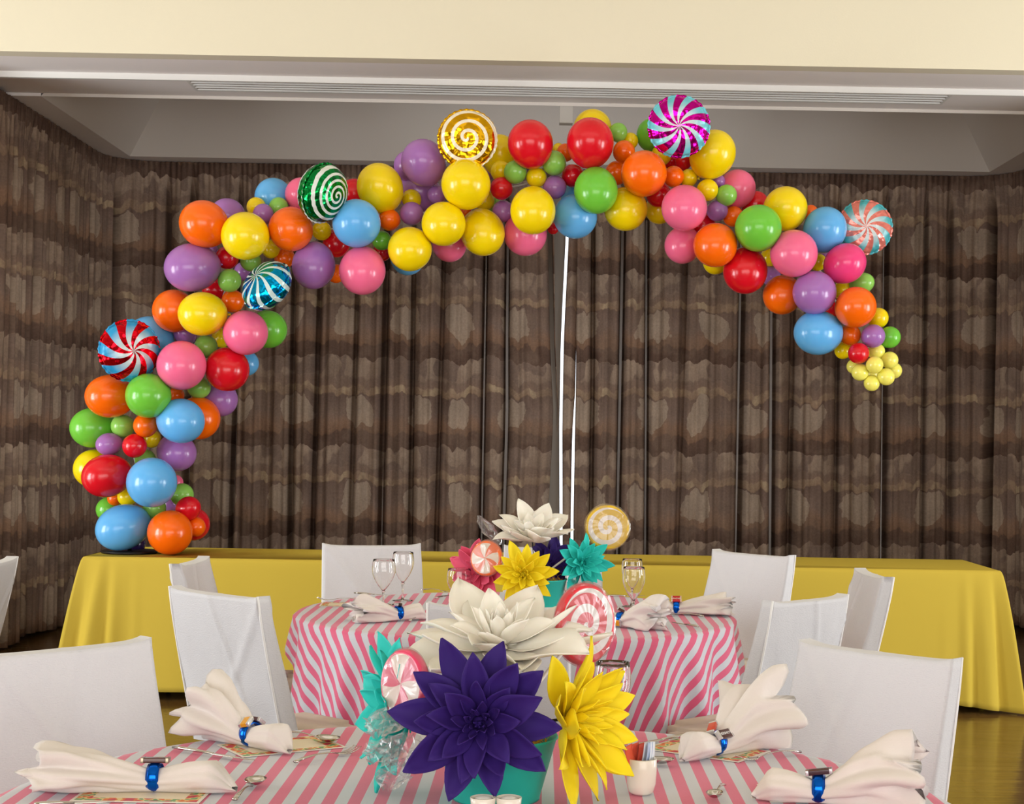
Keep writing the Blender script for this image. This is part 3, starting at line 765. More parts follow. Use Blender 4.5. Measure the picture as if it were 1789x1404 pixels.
for lab, L in grp.items():
    if len(L) < 2: continue
    vert = 'leg' in lab or 'hanging' in lab
    L.sort(key=lambda b: b['y'] if vert else b['x'])
    words = (['upper', 'lower'] if vert else ['left', 'right']) if len(L) == 2 else ((['top', 'middle', 'lowest'] if vert else ['leftmost', 'middle', 'rightmost']) if len(L) == 3 else ['first', 'second', 'third', 'fourth', 'fifth', 'sixth', 'seventh', 'eighth', 'ninth'])
    for w_, a in zip(words, L): a['lab'] = w_ + ' ' + a['lab'] if len(L) <= 3 else w_ + (' from the top, ' if vert else ' from the left, ') + a['lab']
bobj = []
for b in bal:
    P = atY(b['x'], b['y'], b['Y']); R = b['r'] * depth(P) / F
    me, kn = TM[b['c']]
    o = link(bpy.data.objects.new('balloon', me)); o.location = P; o.rotation_mode = 'QUATERNION'
    if b['ang'] is not None and b['el'] > 1.01:
        a = math.radians(b['ang']); ax = (R_ * math.cos(a) + U_ * math.sin(a) - f0 * 0.65).normalized(); L = R * b['el'] ** 0.62; S = R / b['el'] ** 0.5
    else:
        _, sp, _t = sp_near(b['x'], b['y']); d = Vector((b['x'], b['y'])) - sp; d = d / max(d.length, 20)
        ax = (R_ * d.x * 0.55 - U_ * d.y * 0.55 - Vector((0, 1, 0)) * (1.0 if b['ly'] < 1.2 else 0.5)).normalized(); L = R * 1.06; S = R
    o.rotation_quaternion = ax.to_track_quat('Z', 'Y'); o.scale = (S, S, L)
    tag(o, b['lab'], 'balloon', 'latex balloons of the arch garland' if b['c'] != 'pale yellow' else 'pale yellow balloons at the garland tip')
    k = link(bpy.data.objects.new('knot', kn), o)
    bobj.append(o)
# strip that the balloons are tied to
sp3 = [atY(x, y, YG + 0.06) for x, y in spine]
st = tube('garland_strip', sp3, 0.006, mat('clear_strip', (200, 200, 200), 0.3)); tag(st, 'thin strip running inside the balloon arch that the balloons are tied to', 'garland strip')
bp = atZ(236, 963, ZT)
e = empty('balloon_stand', (bp.x, ty0 + 0.28, ZT)); tag(e, 'flat black base plate under the foot of the balloon arch', 'base plate')
lathe('plate', [(0, 0.002), (0.15, 0.002), (0.155, 0.010), (0.15, 0.016), (0, 0.016)], M_DARK, e); tube('post', [(0, 0, 0.016), (0, 0.0, 0.12)], 0.012, M_DARK, e)

# foil balloons
def foil(px, py, rpx, Y, nrm, m, label, seed, rollang=0.0, squash=0.42):
    P = atY(px, py, Y); R = rpx * depth(P) / F
    q = Vector(nrm).normalized().to_track_quat('Z', 'Y') @ Euler((0, 0, rollang)).to_quaternion()
    e = empty('foil_balloon', P, q=q); e.scale = (R, R, R); tag(e, label, 'foil balloon', 'round candy foil balloons')
    N, K = 96, 16; vs, fs = [], []
    for s in (1, -1):
        for k in range(K + 1):
            u = k / K
            for i in range(N):
                a = 2 * PI * i / N
                rr = math.sin(u * PI / 2)
                pk = (u ** 5) * 0.05 * (abs(math.sin(a * 15 + seed + 0.8 * math.sin(a * 3)))) 
                z = math.cos(u * PI / 2) ** 0.85 * squash + 0.022 * u ** 2 * (1 - u ** 12) * math.cos(a * 17 + seed + 2 * math.sin(a * 4))
                r2 = rr * (0.985 - pk * 0.35)
                z += 0.006 * u * noise.noise(Vector((math.cos(a) * rr * 5, math.sin(a) * rr * 5, seed)))
                vs.append((r2 * math.cos(a), r2 * math.sin(a), s * max(z, 0.0)))
    n1 = (K + 1) * N
    for s in range(2):
        for k in range(K):
            for i in range(N):
                i2 = (i + 1) % N; f = (s * n1 + k * N + i, s * n1 + (k + 1) * N + i, s * n1 + (k + 1) * N + i2, s * n1 + k * N + i2)
                fs.append(f if s == 0 else f[::-1])
    mk('foil_body', vs, fs, m, e)
    # flat crimped seam round the edge
    vs, fs = [], []
    for i in range(N * 2):
        a = 2 * PI * i / (N * 2); ro = 1.035 + 0.012 * math.cos(a * 31); zz = 0.015 * math.sin(a * 31)
        vs += [(0.93 * math.cos(a), 0.93 * math.sin(a), 0), (ro * math.cos(a), ro * math.sin(a), zz)]
    n = N * 2
    for i in range(n): j = (i + 1) % n; fs.append((2 * i, 2 * i + 1, 2 * j + 1, 2 * j))
    solid(mk('seam', vs, fs, m, e), 0.006)
    return e
foil(226, 612, 53, YG - 0.30, (0.6, -1, -0.08), foil_swirl('foil_red', (214, 10, 30), (40, 150, 205), 8, 1.2, 0.5), 'red foil balloon with blue and silver pinwheel swirl, on the left leg', 1, 0.3, 0.52)
foil(466, 499, 49, YG - 0.34, (-0.85, -1, 0.85), foil_swirl('foil_blue', (0, 150, 215), (205, 225, 225), 11, 1.2, 0.68), 'blue foil balloon with silver pinwheel swirl between purple balloons', 2, 1.3, 0.62)
foil(564, 337, 52, YG - 0.36, (1.6, -1, -0.45), spiral_mat('foil_green', (8, 130, 60), (222, 226, 222), 5.0, 0.9, 0.6), 'green foil balloon with white spiral stripes', 3, 0.4, 0.66)
foil(816.5, 243, 51, YG - 0.26, (0.02, -1, -0.05), spiral_mat('foil_gold', (222, 168, 20), (238, 228, 206), 3.0, 0.95, 0.66), 'gold foil balloon with cream spiral on top of the arch', 4, 1.0)
foil(1186, 221, 53, YG - 0.30, (-0.05, -1, -0.12), foil_swirl('foil_magenta', (196, 6, 150), (110, 200, 216), 10, 1.2, 0.56), 'magenta foil balloon with pale blue pinwheel swirl at the arch top', 5, 0.2)
foil(1511, 397, 47, YG + 0.02, (-0.05, -1, 0.0), foil_swirl('foil_coral', (226, 128, 118), (70, 168, 180), 9, 1.2, 0.5, None, 0.35), 'coral and teal pinwheel foil balloon at the right shoulder', 6, 0.5)

# ------------------------------------------------------------------ centrepieces
def petal_mesh(L, Wd, cup, curl, m, ruff=0.0, seed=0, tip=0.0):
    nu, nv = 9, 6; vs, fs = [], []
    for i in range(nu + 1):
        u = i / nu
        wv = Wd * max(0.30 * (1 - u) ** 2, math.sin(PI * u ** 0.92) ** 0.80) if u < 0.999 else 0.0008
        for j in range(nv + 1):
            v = -1 + 2 * j / nv
            z = curl * L * u * u - 0.16 * L * max(0, u - 0.6) ** 2 * 6.2 * tip - 0.10 * L * u * (1 - u) + cup * wv * (v * v) * 1.0 + ruff * L * math.sin(u * 7 + v * 2 + seed) * u
            z -= 0.05 * wv * (1 - abs(v)) ** 2
            vs.append((u * L, v * wv, z))
    for i in range(nu):
        for j in range(nv): a = i * (nv + 1) + j; fs.append((a, a + nv + 1, a + nv + 2, a + 1))
    me = bpy.data.meshes.new('petal'); me.from_pydata(vs, [], fs); me.update(); me.materials.append(m)
    for p in me.polygons: p.use_smooth = True
    return me
def flower(center, nrm, R, col, label, cat_group, seed, rings=None, stem_to=None, wid=0.29, skip=None, droop=None, tw=0.0):
    rnd = random.Random(seed); m = M_FOAM[col]
    q = Vector(nrm).normalized().to_track_quat('Z', 'Y') @ Euler((0, 0, tw)).to_quaternion()
    e = empty('foam_flower', center, q=q); tag(e, label, 'flower', cat_group)
    rings = rings or [(9, 1.0, 8), (9, 0.86, 24), (8, 0.66, 40), (7, 0.45, 56), (6, 0.28, 70), (4, 0.17, 82)]
    for ri, (n, l, tilt) in enumerate(rings):
        L = R * l
        ms = [petal_mesh(L, L * (wid if ri < 3 else wid * 0.8), 0.30 + 0.1 * k, 0.10 + 0.14 * rnd.random(), m, 0.014, k + seed, (0.0, 0.8, 0.35)[k]) for k in range(3)]
        for k in range(n):
            az = 2 * PI * (k + 0.5 * (ri % 2)) / n + rnd.uniform(-0.10, 0.10)
            o = link(bpy.data.objects.new('petal', ms[(k * 2 + ri) % 3]), e)
            tl = math.radians(tilt + rnd.uniform(-11, 11)); sc_ = rnd.uniform(0.84, 1.08)
            o.matrix_local = Matrix.Rotation(az, 4, 'Z') @ Matrix.Translation((0.012 * R / 0.14, 0, 0.006 * ri * R / 0.14)) @ Matrix.Rotation(-tl, 4, 'Y') @ Matrix.Rotation(rnd.uniform(-0.45, 0.45), 4, 'X') @ Matrix.Scale(sc_, 4)
            md = o.modifiers.new('thickness', 'SOLIDIFY'); md.thickness = 0.0016; md.offset = 0
    # tightly curled heart
    hm = petal_mesh(R * 0.15, R * 0.022, 0.6, 0.5, m, 0.02, seed)
    for k in range(9):
        o = link(bpy.data.objects.new('petal', hm), e); az = k * 2.4
        o.matrix_local = Matrix.Rotation(az, 4, 'Z') @ Matrix.Translation((0.02 * R * (k % 3), 0, 0.03 * R)) @ Matrix.Rotation(-math.radians(86 - 8 * (k % 3)), 4, 'Y') @ Matrix.Scale(0.8 + 0.25 * rnd.random(), 4)
        md = o.modifiers.new('thickness', 'SOLIDIFY'); md.thickness = 0.0016; md.offset = 0
    lathe('flower_center', [(0, 0.085 * R), (0.04 * R, 0.075 * R), (0.07 * R, 0.045 * R), (0.10 * R, 0.02 * R), (0.125 * R, 0.0), (0.10 * R, -0.02 * R), (0, -0.035 * R)], m, e, 16)
    if stem_to is not None:
        inv = (Matrix.Translation(Vector(center)) @ q.to_matrix().to_4x4()).inverted()
        a = Vector((0, 0, -0.03 * R)); b = inv @ Vector(stem_to)
        tube('stem', [a, a.lerp(b, 0.45) + Vector((0, 0, -0.35 * (b - a).length)), b], 0.003, mat('stem_wire', (40, 36, 40), 0.6), e, 6)
    return e
def pot(c, rt, rb, h, label):
    e = empty('flower_pot', c); tag(e, label, 'pot', 'teal centrepiece pots')
    lathe('bucket', [(0, 0.003), (rb - 0.004, 0.003), (rb, 0.0), (rb, 0.004), (rt, h - 0.002), (rt + 0.003, h), (rt + 0.002, h + 0.004), (rt - 0.003, h + 0.002), (rt - 0.006, h - 0.006), (rb - 0.006, 0.012), (0, 0.012)], M_TEAL, e, 56)
    # block inside that holds the stems
    lathe('filler', [(0, h * 0.4), (rb * 1.02, h * 0.4), (rt - 0.016, h - 0.03), (0, h - 0.026)], mat('foam_block', (60, 110, 70), 0.9), e, 32)
    return e
def shreds(c, r, n, label, seed, spill=0.02):
    rnd = random.Random(seed); vs, fs = [], []
    for k in range(n):
        a = rnd.uniform(0, 2 * PI); rr = r * rnd.random() ** 0.5
        p = Vector((c[0] + rr * math.cos(a), c[1] + rr * math.sin(a), c[2] + rnd.uniform(-0.006, 0.012)))
        d = Vector((rnd.uniform(-1, 1), rnd.uniform(-1, 1), rnd.uniform(-0.3, 0.4))).normalized()
        base = len(vs)
        for i in range(9):
            s = Vector((-d.y, d.x, rnd.uniform(-.3, .3))).normalized() * 0.0011
            vs += [p + s, p - s]
            p = p + d * 0.0055; d = (d + Vector((rnd.uniform(-.9, .9), rnd.uniform(-.9, .9), rnd.uniform(-.5, .5)))).normalized()
            if (p - Vector(c)).xy.length > r: d = (Vector(c) - p).normalized()
        for i in range(8): b = base + 2 * i; fs.append((b, b + 1, b + 3, b + 2))
    o = mk('paper_shred', vs, fs, mat('shred_yellow', (232, 170, 30), 0.6), smooth=False); solid(o, 0.0004)
    tag(o, label, 'paper shred', None, 'stuff'); return o
def crumple(name, parent, fn, nu, nv, m=M_CELLO, closed=True):
    vs, fs = [], []
    for i in range(nu + 1):
        for j in range(nv): vs.append(fn(i / nu, j / nv))
    for i in range(nu):
        for j in range(nv if closed else nv - 1): j2 = (j + 1) % nv; fs.append((i * nv + j, (i + 1) * nv + j, (i + 1) * nv + j2, i * nv + j2))
    return mk(name, vs, fs, m, parent, smooth=False)
def lolly(center, nrm, R, m, label, stick_to, seed, th=0.30, wrapcol=None, ruffle=True, rollang=0.0, rufdir=(0, -1, 0), ruflen=0.9):
    q = Vector(nrm).normalized().to_track_quat('Z', 'Y') @ Euler((0, 0, rollang)).to_quaternion()
    e = empty('lollipop', center, q=q); e.scale = (R, R, R); tag(e, label, 'lollipop', 'giant wrapped lollipops')
    lathe('candy_disc', [(0, th / 2)] + [(math.sin(a) * 0.12 + 0.88, math.cos(a) * th / 2) for a in [PI * k / 10 for k in range(11)]] + [(0, -th / 2)], m, e, 56)
    rnd = random.Random(seed)
    def shell(u, v):
        a = v * 2 * PI; ph = u * PI
        nz = noise.noise(Vector((math.cos(a) * 3 + seed, math.sin(a) * 3, ph * 2))) * 0.05
        rr = 1.05 * math.sin(ph) ** 0.45 + nz; zz = math.cos(ph) * (th / 2 + 0.06) + nz * 0.7
        return (rr * math.cos(a), rr * math.sin(a), zz)
    crumple('wrapper', e, shell, 12, 40)
    mw = (Matrix.Translation(Vector(center)) @ q.to_matrix().to_4x4() @ Matrix.Scale(R, 4)).inverted()
    b = mw @ Vector(stick_to); a = Vector((0, 0, 0)) + b.normalized() * 0.9
    tube('stick', [a, b], 0.045, mat('stick_white', (235, 230, 225), 0.5), e, 8)
    if ruffle:
        d = (b.normalized()); s1 = d.cross(Vector((0, 0, 1))).normalized(); s2 = d.cross(s1)
        def ruf(u, v):
            an = v * 2 * PI; rr = 0.10 + 0.5 * u ** 0.8 * (1 + 0.45 * math.sin(an * 5 + seed) + 0.25 * math.sin(an * 11))
            nz = noise.noise(Vector((u * 4, math.cos(an) * 3, math.sin(an) * 3 + seed))) * 0.25 * u
            return tuple(d * (1.0 + ruflen * u + nz) + s1 * (rr * math.cos(an)) + s2 * (rr * 0.7 * math.sin(an)))
        crumple('wrapper_ruffle', e, ruf, 7, 44)
    return e
def wedge(name, a, b, n=5, tw=0.5): 
    m = mat(name, a, 0.3, coat=0.5); g = G(m); x, y, z = g.sep(g.obj())
    r = g.math('SQRT', g.math('ADD', g.math('MULTIPLY', x, x), g.math('MULTIPLY', y, y))); th = g.math('ARCTAN2', y, x)
    v = g.math('GREATER_THAN', g.math('FRACT', g.math('ADD', g.math('ADD', g.math('MULTIPLY', th, n / (2 * PI)), g.math('MULTIPLY', r, tw)), 30)), 0.5)
    v = g.math('MULTIPLY', v, g.math('LESS_THAN', r, 0.86))
    g.l(g.mix(v, a, b), g.b.inputs['Base Color']); return m

# near centrepiece
PC1 = Vector((atY(925, 1300, 3.02).x, 3.02, ZT)); hp = 0.115
PC1.x = atY(868, 1300, 3.02).x
pot(PC1, 0.112, 0.082, hp, 'teal round pot behind the purple flower on the nearest table')
top1 = PC1 + Vector((0, 0, hp))
shreds(top1 + Vector((0, 0, -0.006)), 0.10, 420, 'orange yellow paper shreds filling the near teal pot', 3)
GF = 'foam flowers in the near pot'; GF2 = 'foam flowers in the far pot'
flower(atY(872, 1136, 3.10), (0.0, -0.22, 1), 0.205, 'white', 'big white foam flower opening upward on the near centrepiece', GF, 11,
       [(9, 1.0, 1), (8, 0.84, 12), (7, 0.54, 30), (6, 0.36, 48), (6, 0.24, 64), (5, 0.17, 78)], top1, wid=0.25)
flower(atY(838, 1262, 2.86), (-0.05, -1, 0.16), 0.142, 'purple', 'dark purple foam flower facing the camera on the near centrepiece', GF, 12,
       [(10, 1.02, 9), (9, 0.9, 24), (8, 0.68, 40), (7, 0.46, 50), (7, 0.30, 62), (6, 0.2, 74)], top1, wid=0.215)
flower(atY(990, 1256, 2.98), (1.5, -1, 0.08), 0.155, 'yellow', 'bright yellow foam flower at the right of the near centrepiece', GF, 13,
       [(9, 1.0, 14), (9, 0.88, 28), (8, 0.66, 42), (8, 0.44, 56), (7, 0.28, 68)], top1, wid=0.19)
flower(atY(710, 1238, 3.08), (-0.95, -0.35, 0.0), 0.145, 'teal', 'teal foam flower facing left behind the pink lollipop', GF, 14,
       [(9, 1.0, 14), (8, 0.85, 30), (7, 0.55, 48)], top1, wid=0.28)
lolly(atY(708, 1194, 2.96), (-1.05, -1, 0.1), 0.064, wedge('candy_pink', (226, 60, 104), (236, 220, 208), 3, 0.2), 'pink and white mint lollipop in cellophane left of the purple flower', top1, 21, th=0.34, rollang=0.5)
lolly(atY(1021, 1090, 3.22), (0.95, -1, 0.06), 0.082, spiral_mat('candy_red', (222, 50, 62), (240, 236, 232), 2.1, 0.0, 0.56, -1, False, 0.3), 'red lollipop with white swirl in cellophane behind the white flower', top1, 22, th=0.26, ruffle=False, rollang=1.2)
# crumpled cellophane tail hanging at the lower left
cb = atY(700, 1310, 2.93); ce = empty('cellophane_bow', cb); tag(ce, 'crumpled clear cellophane tuft hanging left of the purple flower', 'cellophane')
for k, (dx, dz, sx, sz, sd) in enumerate(((-0.02, 0.05, 0.034, 0.05, 1), (0.012, 0.0, 0.032, 0.06, 5), (-0.022, -0.002, 0.03, 0.045, 9), (0.0, -0.045, 0.03, 0.05, 14))):
    def tf(u, v, dx=dx, dz=dz, sx=sx, sz=sz, sd=sd):
        an = v * 2 * PI; nn = noise.noise(Vector((u * 5 + sd, math.cos(an) * 2.2, math.sin(an) * 2.2))); n2 = noise.noise(Vector((u * 9, math.cos(an) * 5, math.sin(an) * 5 + sd)))
        rr = sx * (math.sin(u * PI * 0.9 + 0.15) ** 0.7) * (1 + 0.8 * nn + 0.4 * n2)
        return (dx + rr * math.cos(an) - 0.02 * u, rr * 0.6 * math.sin(an) + 0.01 * n2, dz + sz * (0.5 - u) + 0.012 * n2)
    crumple('cellophane_fold', ce, tf, 9, 22)

# far centrepiece
PC2 = Vector((atY(930, 1040, 6.10).x, 6.10, ZT)); hp2 = 0.135
PC2.x = atY(938, 1040, 6.10).x
pot(PC2, 0.112, 0.082, hp2, 'teal round pot on the farther striped table')
top2 = PC2 + Vector((0, 0, hp2))
shreds(top2 + Vector((0, 0, -0.006)), 0.10, 200, 'orange yellow paper shreds in the far teal pot', 4)
flower(atY(930, 942, 6.12), (0.0, -0.40, 1), 0.172, 'white', 'white foam flower topping the far centrepiece', GF2, 31, [(9, 1.0, 18), (8, 0.85, 30), (7, 0.55, 46), (6, 0.32, 62)], top2, wid=0.28)
flower(atY(915, 1004, 5.93), (-0.08, -1, 0.12), 0.125, 'yellow', 'yellow foam flower facing forward on the far centrepiece', GF2, 32, None, top2, wid=0.2)
flower(atY(1016, 983, 6.10), (0.45, -1, 0.1), 0.112, 'teal', 'teal foam flower right of the far yellow flower', GF2, 33, None, top2, wid=0.2)
flower(atY(962, 985, 6.18), (0.3, -0.6, 0.4), 0.11, 'purple', 'purple foam flower mostly hidden between the far yellow and teal flowers', GF2, 34, [(9, 1.0, 18), (7, 0.7, 36)], top2)
flower(atY(838, 998, 6.12), (-0.75, -1, 0), 0.13, 'pink', 'pink foam flower at the left of the far centrepiece', GF2, 35, [(9, 1.0, 10), (8, 0.8, 28), (6, 0.5, 45)], top2)
lolly(atY(850, 975, 5.98), (-0.5, -1, 0.1), 0.066, wedge('candy_orange', (240, 110, 40), (236, 220, 200), 4, 0.35), 'orange and white mint lollipop in cellophane beside the far pink flower', top2 + Vector((-0.05, 0, 0)), 41, th=0.3, rollang=0.9, ruflen=0.9)
ly_ = lolly(atY(1061, 921, 6.15), (0.10, -1, 0.05), 0.086, spiral_mat('candy_yellow', (226, 186, 44), (236, 226, 218), 2.1, 0.0, 0.55, 1, False, 0.35), 'yellow lollipop with white swirl standing tall on the far centrepiece', top2, 42, th=0.26, ruffle=False, rollang=2.4)
cb = atY(852, 921, 6.14); ce = empty('cellophane_bow', cb); tag(ce, 'clear cellophane tip sticking up left of the far white flower', 'cellophane')
def tf(u, v):
    an = v * 2 * PI; nn = noise.noise(Vector((u * 5, math.cos(an) * 2, math.sin(an) * 2)))
    rr = 0.028 * math.sin(u * PI * 0.93 + 0.1) ** 0.8 * (1 + 0.8 * nn)
    return (-0.035 + 0.08 * u + rr * math.cos(an), rr * math.sin(an) * 0.6, 0.045 - 0.11 * u)
crumple('cellophane_fold', ce, tf, 9, 18)

# ------------------------------------------------------------------ glasses
def glass(px, py_top, Y, R, Hh, label, goblet=True):
    P = atY(px, py_top + 40, Y); P.z = ZT + 0.002
    e = empty('wine_glass', P); tag(e, label, 'glass', 'clear stemmed glasses')
    h = Hh; s = h * (0.30 if goblet else 0.36)
    t = 0.0011
    out = [(0.003, s)]
    for k in range(1, 15):
        u = k / 14; rr = R * (math.sin(min(1, u * 1.18) * PI / 2) ** 0.75) * (1 - 0.16 * max(0, u - 0.55) / 0.45)
        out.append((rr, s + (h - s) * u))
    inn = [(max(0.0, r - t), z + (t if i < 3 else 0)) for i, (r, z) in enumerate(out)][::-1]
    lathe('bowl', [(0, s)] + out + [(out[-1][0] - t / 2, h + t / 2)] + inn + [(0, s + 2 * t)], M_GLASS, e, 40)
    lathe('stem', [(0, 0.004), (0.006, 0.005), (0.0035, 0.02), (0.0032, s * 0.6), (0.005, s - 0.006), (0.008, s + 0.001), (0, s + 0.0005)], M_GLASS, e, 20)
    lathe('base', [(0, 0.0), (R * 0.85, 0.0), (R * 0.87, 0.0015), (R * 0.6, 0.003), (0.006, 0.006), (0, 0.006)], M_GLASS, e, 36)
    return e
def gpix(px, w, ytop, Hh, label, goblet=True):
    z = ZT + Hh; Y = atZ(px, ytop, z).y
    return glass(px, ytop, Y, 1.17 * w / 2 * Y / F, Hh, label, goblet)
gpix(1070, 60, 1158, 0.185, 'clear wine glass behind the near yellow flower')
gpix(670, 38, 978, 0.178, 'clear goblet, leftmost glass on the farther table')
gpix(704, 35, 965, 0.196, 'taller clear flute just right of the leftmost goblet', False)
gpix(802, 40, 994, 0.17, 'clear goblet left of the far pink flower')
gpix(1001, 38, 998, 0.165, 'clear goblet below the far teal flower')
gpix(1104, 34, 977, 0.19, 'clear flute standing behind another glass right of the yellow lollipop', False)
gpix(1107, 37, 991, 0.185, 'clear goblet standing in front of the flute near the right napkins')

# ------------------------------------------------------------------ cutlery, menus, napkins
ZP = ZT + 0.004
def basis(pa, pb, z=ZP):
    A, B = atZ(*pa, z), atZ(*pb, z); d = B - A; return A, d.length, math.atan2(d.y, d.x)
def knife(pa, pb, label, L=None):
    A, l, rz = basis(pa, pb); l = L or l
    e = empty('table_knife', A, rz); tag(e, label, 'knife', 'steel knives')
    tube('handle', [(0, 0, 0.004), (l * .1, 0, 0.005), (l * .3, 0, 0.005), (l * .5, 0, 0.004)], [0.004, 0.0055, 0.005, 0.0035], M_STEEL, e, 8, 0.7)
    vs = []
    for k in range(9):
        u = k / 8; x = l * (.5 + .5 * u); wd = 0.0075 * (1 - u ** 4) + 0.001
        vs += [(x, -wd, 0.004), (x, wd, 0.0035), (x, 0, 0.0055)]
    fs = []
    for k in range(8):
        b = 3 * k
        fs += [(b, b + 3, b + 5, b + 2), (b + 2, b + 5, b + 4, b + 1), (b + 1, b + 4, b + 3, b)]
    mk('blade', vs, fs, M_STEEL, e)
def handle_path(l): return [(0, 0, 0.004), (l * .12, 0, 0.008), (l * .35, 0, 0.011), (l * .55, 0, 0.009), (l * .68, 0, 0.004)]
def spoon(pa, pb, label, L=None, small=False):
    A, l, rz = basis(pa, pb); l = L or l
    e = empty('spoon', A, rz); tag(e, label, 'spoon', 'steel spoons')
    tube('handle', handle_path(l), [0.006, 0.0055, 0.003, 0.0025, 0.003], M_STEEL, e, 8, 0.45)
    vs, fs = [], []; n, k = 24, 6; a = l * .18; b = a * 0.68
    for j in range(k + 1):
        r = j / k
        for i in range(n): t = 2 * PI * i / n; vs.append((l * .82 + a * r * math.cos(t), b * r * math.sin(t) * (1 + .12 * math.cos(t)), 0.002 + 0.011 * r ** 2.2))
    for j in range(k):
        for i in range(n): i2 = (i + 1) % n; fs.append((j * n + i, j * n + i2, (j + 1) * n + i2, (j + 1) * n + i))
    solid(mk('bowl', vs, fs, M_STEEL, e), 0.0012)
def fork(pa, pb, label, L=None):
    A, l, rz = basis(pa, pb); l = L or l
    e = empty('fork', A, rz); tag(e, label, 'fork', 'steel forks')
    tube('handle', handle_path(l), [0.006, 0.0055, 0.003, 0.0025, 0.003], M_STEEL, e, 8, 0.45)
    bm = bmesh.new()
    vs, fs = [], []
    for k in range(6):
        u = k / 5; x = l * (.66 + .12 * u); wd = 0.003 + 0.009 * math.sin(u * PI / 2); vs += [(x, -wd, 0.004 - 0.002 * u), (x, wd, 0.004 - 0.002 * u)]
    for k in range(5): b = 2 * k; fs.append((b, b + 2, b + 3, b + 1))
    for t in range(4):
        y = -0.0105 + t * 0.007; b = len(vs)
        for k in range(5):
            u = k / 4; x = l * (.78 + .22 * u); vs += [(x, y - 0.0014 * (1 - .6 * u), 0.002 + 0.010 * u * u), (x, y + 0.0014 * (1 - .6 * u), 0.002 + 0.010 * u * u)]
        for k in range(4): c = b + 2 * k; fs.append((c, c + 2, c + 3, c + 1))
    solid(mk('tines', vs, fs, M_STEEL, e), 0.0014)
knife((302, 1308), (445, 1331), 'steel knife behind the left front napkin')
knife((60, 1408), (200, 1403), 'steel knife at the bottom left edge of the near table')
spoon((410, 1400), (458, 1362), 'steel teaspoon lying left of the purple flower', 0.165)
fork((515, 1334), (625, 1312), 'steel fork with its head beside the cellophane')
spoon((497, 1282), (590, 1300), 'steel spoon right of the left rear napkin')
knife((1208, 1285), (1135, 1298), 'steel knife behind the sugar packet cup', 0.2)
spoon((1040, 1330), (1178, 1336), 'steel spoon beyond the sugar packet cup')
fork((1398, 1316), (1288, 1330), 'steel fork beside the right rear napkin')
spoon((1264, 1374), (1246, 1398), 'small steel teaspoon right of the sugar packet cup', 0.13)
knife((619, 1037), (702, 1043), 'steel knife on the farther table beside the leftmost goblet', 0.2)
fork((640, 1050), (555, 1048), 'steel fork on the farther table beyond the menu card', 0.2)
fork((735, 1032), (790, 1034), 'steel fork at the back of the farther table')
knife((760, 1046), (800, 1038), 'steel knife left of the far pink flower')
spoon((715, 1086), (760, 1075), 'steel spoon beside the farther left napkin', 0.15)
knife((1220, 1096), (1165, 1087), 'steel knife right of the white ruffled napkin', 0.15)
knife((1062, 1042), (1100, 1042), 'steel knife behind the pair of glasses', 0.16)
fork((1230, 1078), (1160, 1074), 'steel fork in front of the far right napkin', 0.17)
def card(pc, rz, label, sx=1.0):
    P = atZ(*pc, ZT + 0.002); e = box('menu_card', (-0.118, -0.076, 0), (0.118, 0.076, 0.0012), M_CARD); e.location = P; e.location.z = ZT + 0.002; e.rotation_euler = (0, 0, rz); e.scale = (sx, sx, 1)
    tag(e, label, 'menu card', 'printed menu cards'); return e
card((254, 1385), -0.02, 'printed menu card under the left front napkin')
card((492, 1303), 0.55, 'printed menu card under the left rear napkin')
card((1234, 1310), -0.6, 'printed menu card under the right rear napkin')
card((1440, 1386), 0.03, 'printed menu card under the right front napkin')
card((610, 1056), 0.05, 'printed menu card on the left of the farther table', 0.95)

